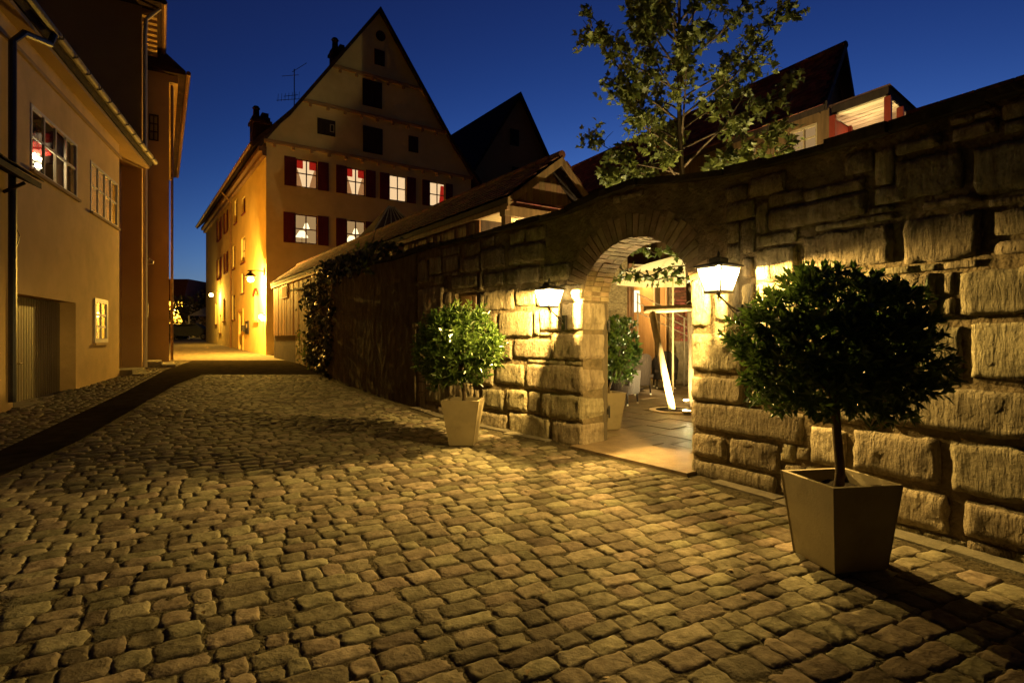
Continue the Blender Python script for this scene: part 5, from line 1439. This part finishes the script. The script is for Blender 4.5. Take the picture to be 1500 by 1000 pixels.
fl_ = thing('far_fill_lamp', fq, 'tiny added fill lamp on the front of the far brown house', 'wall lamp')  # added lamp that lifts the dark far house, trees and street end
MB().lathe(fq+Vector((0,0,-.14)), [(.05,0),(.15,.06),(.14,.2),(.05,.26)], 10).build('globe', MT['sodium'], fl_, True)
MB().tube([FF.P(6.9,0,4.95), FF.P(6.9,.3,5.0), fq+Vector((0,0,.12))], .03, 5).build('arm', MT['metal'], fl_)
light('lamp_light', 'POINT', fq+Vector((0,-.25,-.1)), 1100, SODIUM, fl_, .15)  # fill light of the added far lamp
tw = thing('far_spired_house', (-37, 68, gz(68)), 'far dark house with a steep pointed roof behind the street trees', 'house')
TF = Fr((-39.5,68), (1,0), (0,-1))
MB().box(TF, 0, 6, -6, 0, 1, 5.0).build('wall', MT['brownwall'], tw)
MB().add([TF.P(-.4,.4,5), TF.P(6.4,.4,5), TF.P(6.4,-6.4,5), TF.P(-.4,-6.4,5), TF.P(2.6,-2.6,8.6)], [(0,1,4),(1,2,4),(2,3,4),(3,0,4),(3,2,1,0)]).build('roof', MT['roofdark'], tw)
MB().box(TF, 4.8, 5.4, -2, -1.4, 5, 7.0).build('chimney', MT['roofdark'], tw)
MB().tube([TF.P(2.6,-2.6,8.5), TF.P(2.6,-2.6,9.4)], [.06,.02], 5).build('finial', MT['metal'], tw)
def far_tree(x, y, h, r_, sd, label):
    root = thing('street_tree', (x, y, gz(y)), label, 'tree', 'trees at the far end of the street'); rg = random.Random(sd)
    z = gz(y); b = MB().tube([(x,y,z),(x+.05,y,z+h*.35),(x,y,z+h*.8)], [.13,.1,.04], 7)
    for k in range(6):
        o = rdir(rg); b.tube([(x,y,z+h*(.35+.06*k)), (x+o.x*r_*.7, y+o.y*r_*.7, z+h*(.5+.07*k))], [.05,.02], 5)
    b.build('trunk', MT['bark'], root)
    l = MB()
    for k in range(620):
        o = rdir(rg); f = rg.random()**.45*(1+.35*noise.noise((o.x*2+sd,o.y*2,o.z*2)))
        p = Vector((x+o.x*r_*f, y+o.y*r_*f, z+h*.64+o.z*h*.36*f)); mleaf(l, p, rdir(rg), rdir(rg), rg.uniform(.2,.38))
    l.build('crown', MT['farleaf'], root, False, 'stuff')
far_tree(-33.5, 58, 4.4, 1.7, 1, 'left one of two small round street trees at the far end, nearer the corner house')
far_tree(-31.2, 59, 4.9, 1.6, 2, 'right one of two small street trees at the far end, beside the canopy')
far_tree(-30.2, 70, 7.0, 2.6, 3, 'tall dark tree behind the gabled house at the far end')
cn_ = thing('market_canopy', (-27.5, 53, gz(53)), 'pale pointed canopy roof on posts at the end of the street', 'canopy')
q = [Vector((-29.6,52,3.55)), Vector((-26.2,50.5,3.55)), Vector((-25.2,54,3.55)), Vector((-28.6,55.5,3.55)), Vector((-27.2,53,5.0))]
MB().add(q, [(0,1,4),(1,2,4),(2,3,4),(3,0,4)]).build('canopy_roof', MT['whitecanvas'], cn_)
for p in q[:4]: MB().tube([(p.x*.98+q[4].x*.02,p.y*.98+q[4].y*.02,gz(p.y)), (p.x*.98+q[4].x*.02,p.y*.98+q[4].y*.02,3.56)], .06, 7).build('post', MT['whiteframe'], cn_)

def car(x, y, rz, label, paint):
    root = thing('parked_car', (x, y, gz(y)), label, 'car'); c, s_ = math.cos(rz), math.sin(rz); z0 = gz(y)
    def T(a, b_, h): return Vector((x+a*c-b_*s_, y+a*s_+b_*c, z0+h))
    prof = [(-2.1,.35),(-2.12,.75),(-1.95,.92),(-1.45,.97),(-.95,1.38),(.55,1.42),(1.15,1.0),(1.95,.88),(2.12,.62),(2.1,.35)]
    vs = []; 
    for sgn in (-1, 1):
        for (a, h) in prof: vs.append(T(a, sgn*(.84 if h < 1.1 else .64), h))
    n = len(prof); fs = [tuple(range(n-1,-1,-1)), tuple(range(n, 2*n))]+[(k,(k+1)%n,n+(k+1)%n,n+k) for k in range(n)]
    MB().add(vs, fs).build('body', paint, root)
    for sgn in (-1, 1):
        g = [T(-1.25,sgn*.80,1.03),T(.95,sgn*.80,1.03),T(.5,sgn*.675,1.36),T(-.88,sgn*.675,1.34)]
        MB().poly(*g).build('side_window', MT['dark'], root)
        for a in (-1.3,1.3):
            wv = MB(); pts = []
            wv.tube([T(a,sgn*.70,.31),T(a,sgn*.88,.31)], .31, 16); w_ = wv.build('wheel', MT['rubber'], root)
            MB().tube([T(a,sgn*.87,.31),T(a,sgn*.895,.31)], .19, 12).build('rim', MT['chrome'], w_)
        MB().tube([T(2.06,sgn*.6,.68),T(2.15,sgn*.6,.68)], .09, 10).build('headlight', MT['headlight'], root)
    MB().poly(T(1.12,-.62,1.04),T(1.12,.62,1.04),T(.62,.56,1.38),T(.62,-.56,1.38)).build('windscreen', MT['dark'], root)
car(-28.4, 50.5, R(8), 'dark parked car at the far end of the street', MT['carpaint'])
car(-32.5, 53.5, R(10), 'second dark parked car partly behind the corner house', MT['carpaint'])
hg = thing('far_hedge', (-30, 61.5, gz(61)), 'low dark hedge behind the parked cars', 'hedge')
l = MB(); rg = random.Random(8)
for k in range(2600):
    mleaf(l, Vector((rg.uniform(-44,-22), 61+rg.uniform(-.6,.6), gz(61)+rg.uniform(.05,1.5))), rdir(rg), rdir(rg), rg.uniform(.18,.3))
l.build('foliage', MT['farleaf'], hg, False, 'stuff')
b = MB()
for k in range(24): b.tube([(-44+k*.95,61,gz(61)),(-44+k*.95+.1,61,gz(61)+1.2)], [.04,.015], 5)
b.build('stem', MT['bark'], hg)

# ------------------------------------------------------------------ fallen leaves and grit on the cobbles
l = MB(); rg = random.Random(77)
for k in range(150):
    y = rg.uniform(2.2, 9.5); x = rg.uniform(-.8*y, .45*y)
    if wall_side(x, y) < .12 or x < lerp_edge(STR, y): continue
    d = rdir(rg); d.z *= .15
    mleaf(l, Vector((x, y, gz(y)+.024)), d.normalized(), Vector((rg.uniform(-.3,.3), rg.uniform(-.3,.3), 1)).normalized(), rg.uniform(.018, .045))
tag(l.build('fallen_leaves', leafmat('dry_leaf', (.30,.20,.07), (.12,.08,.03), .1, .7)), 'tiny dry leaves and grit scattered over the cobbles', 'leaves', kind='stuff')
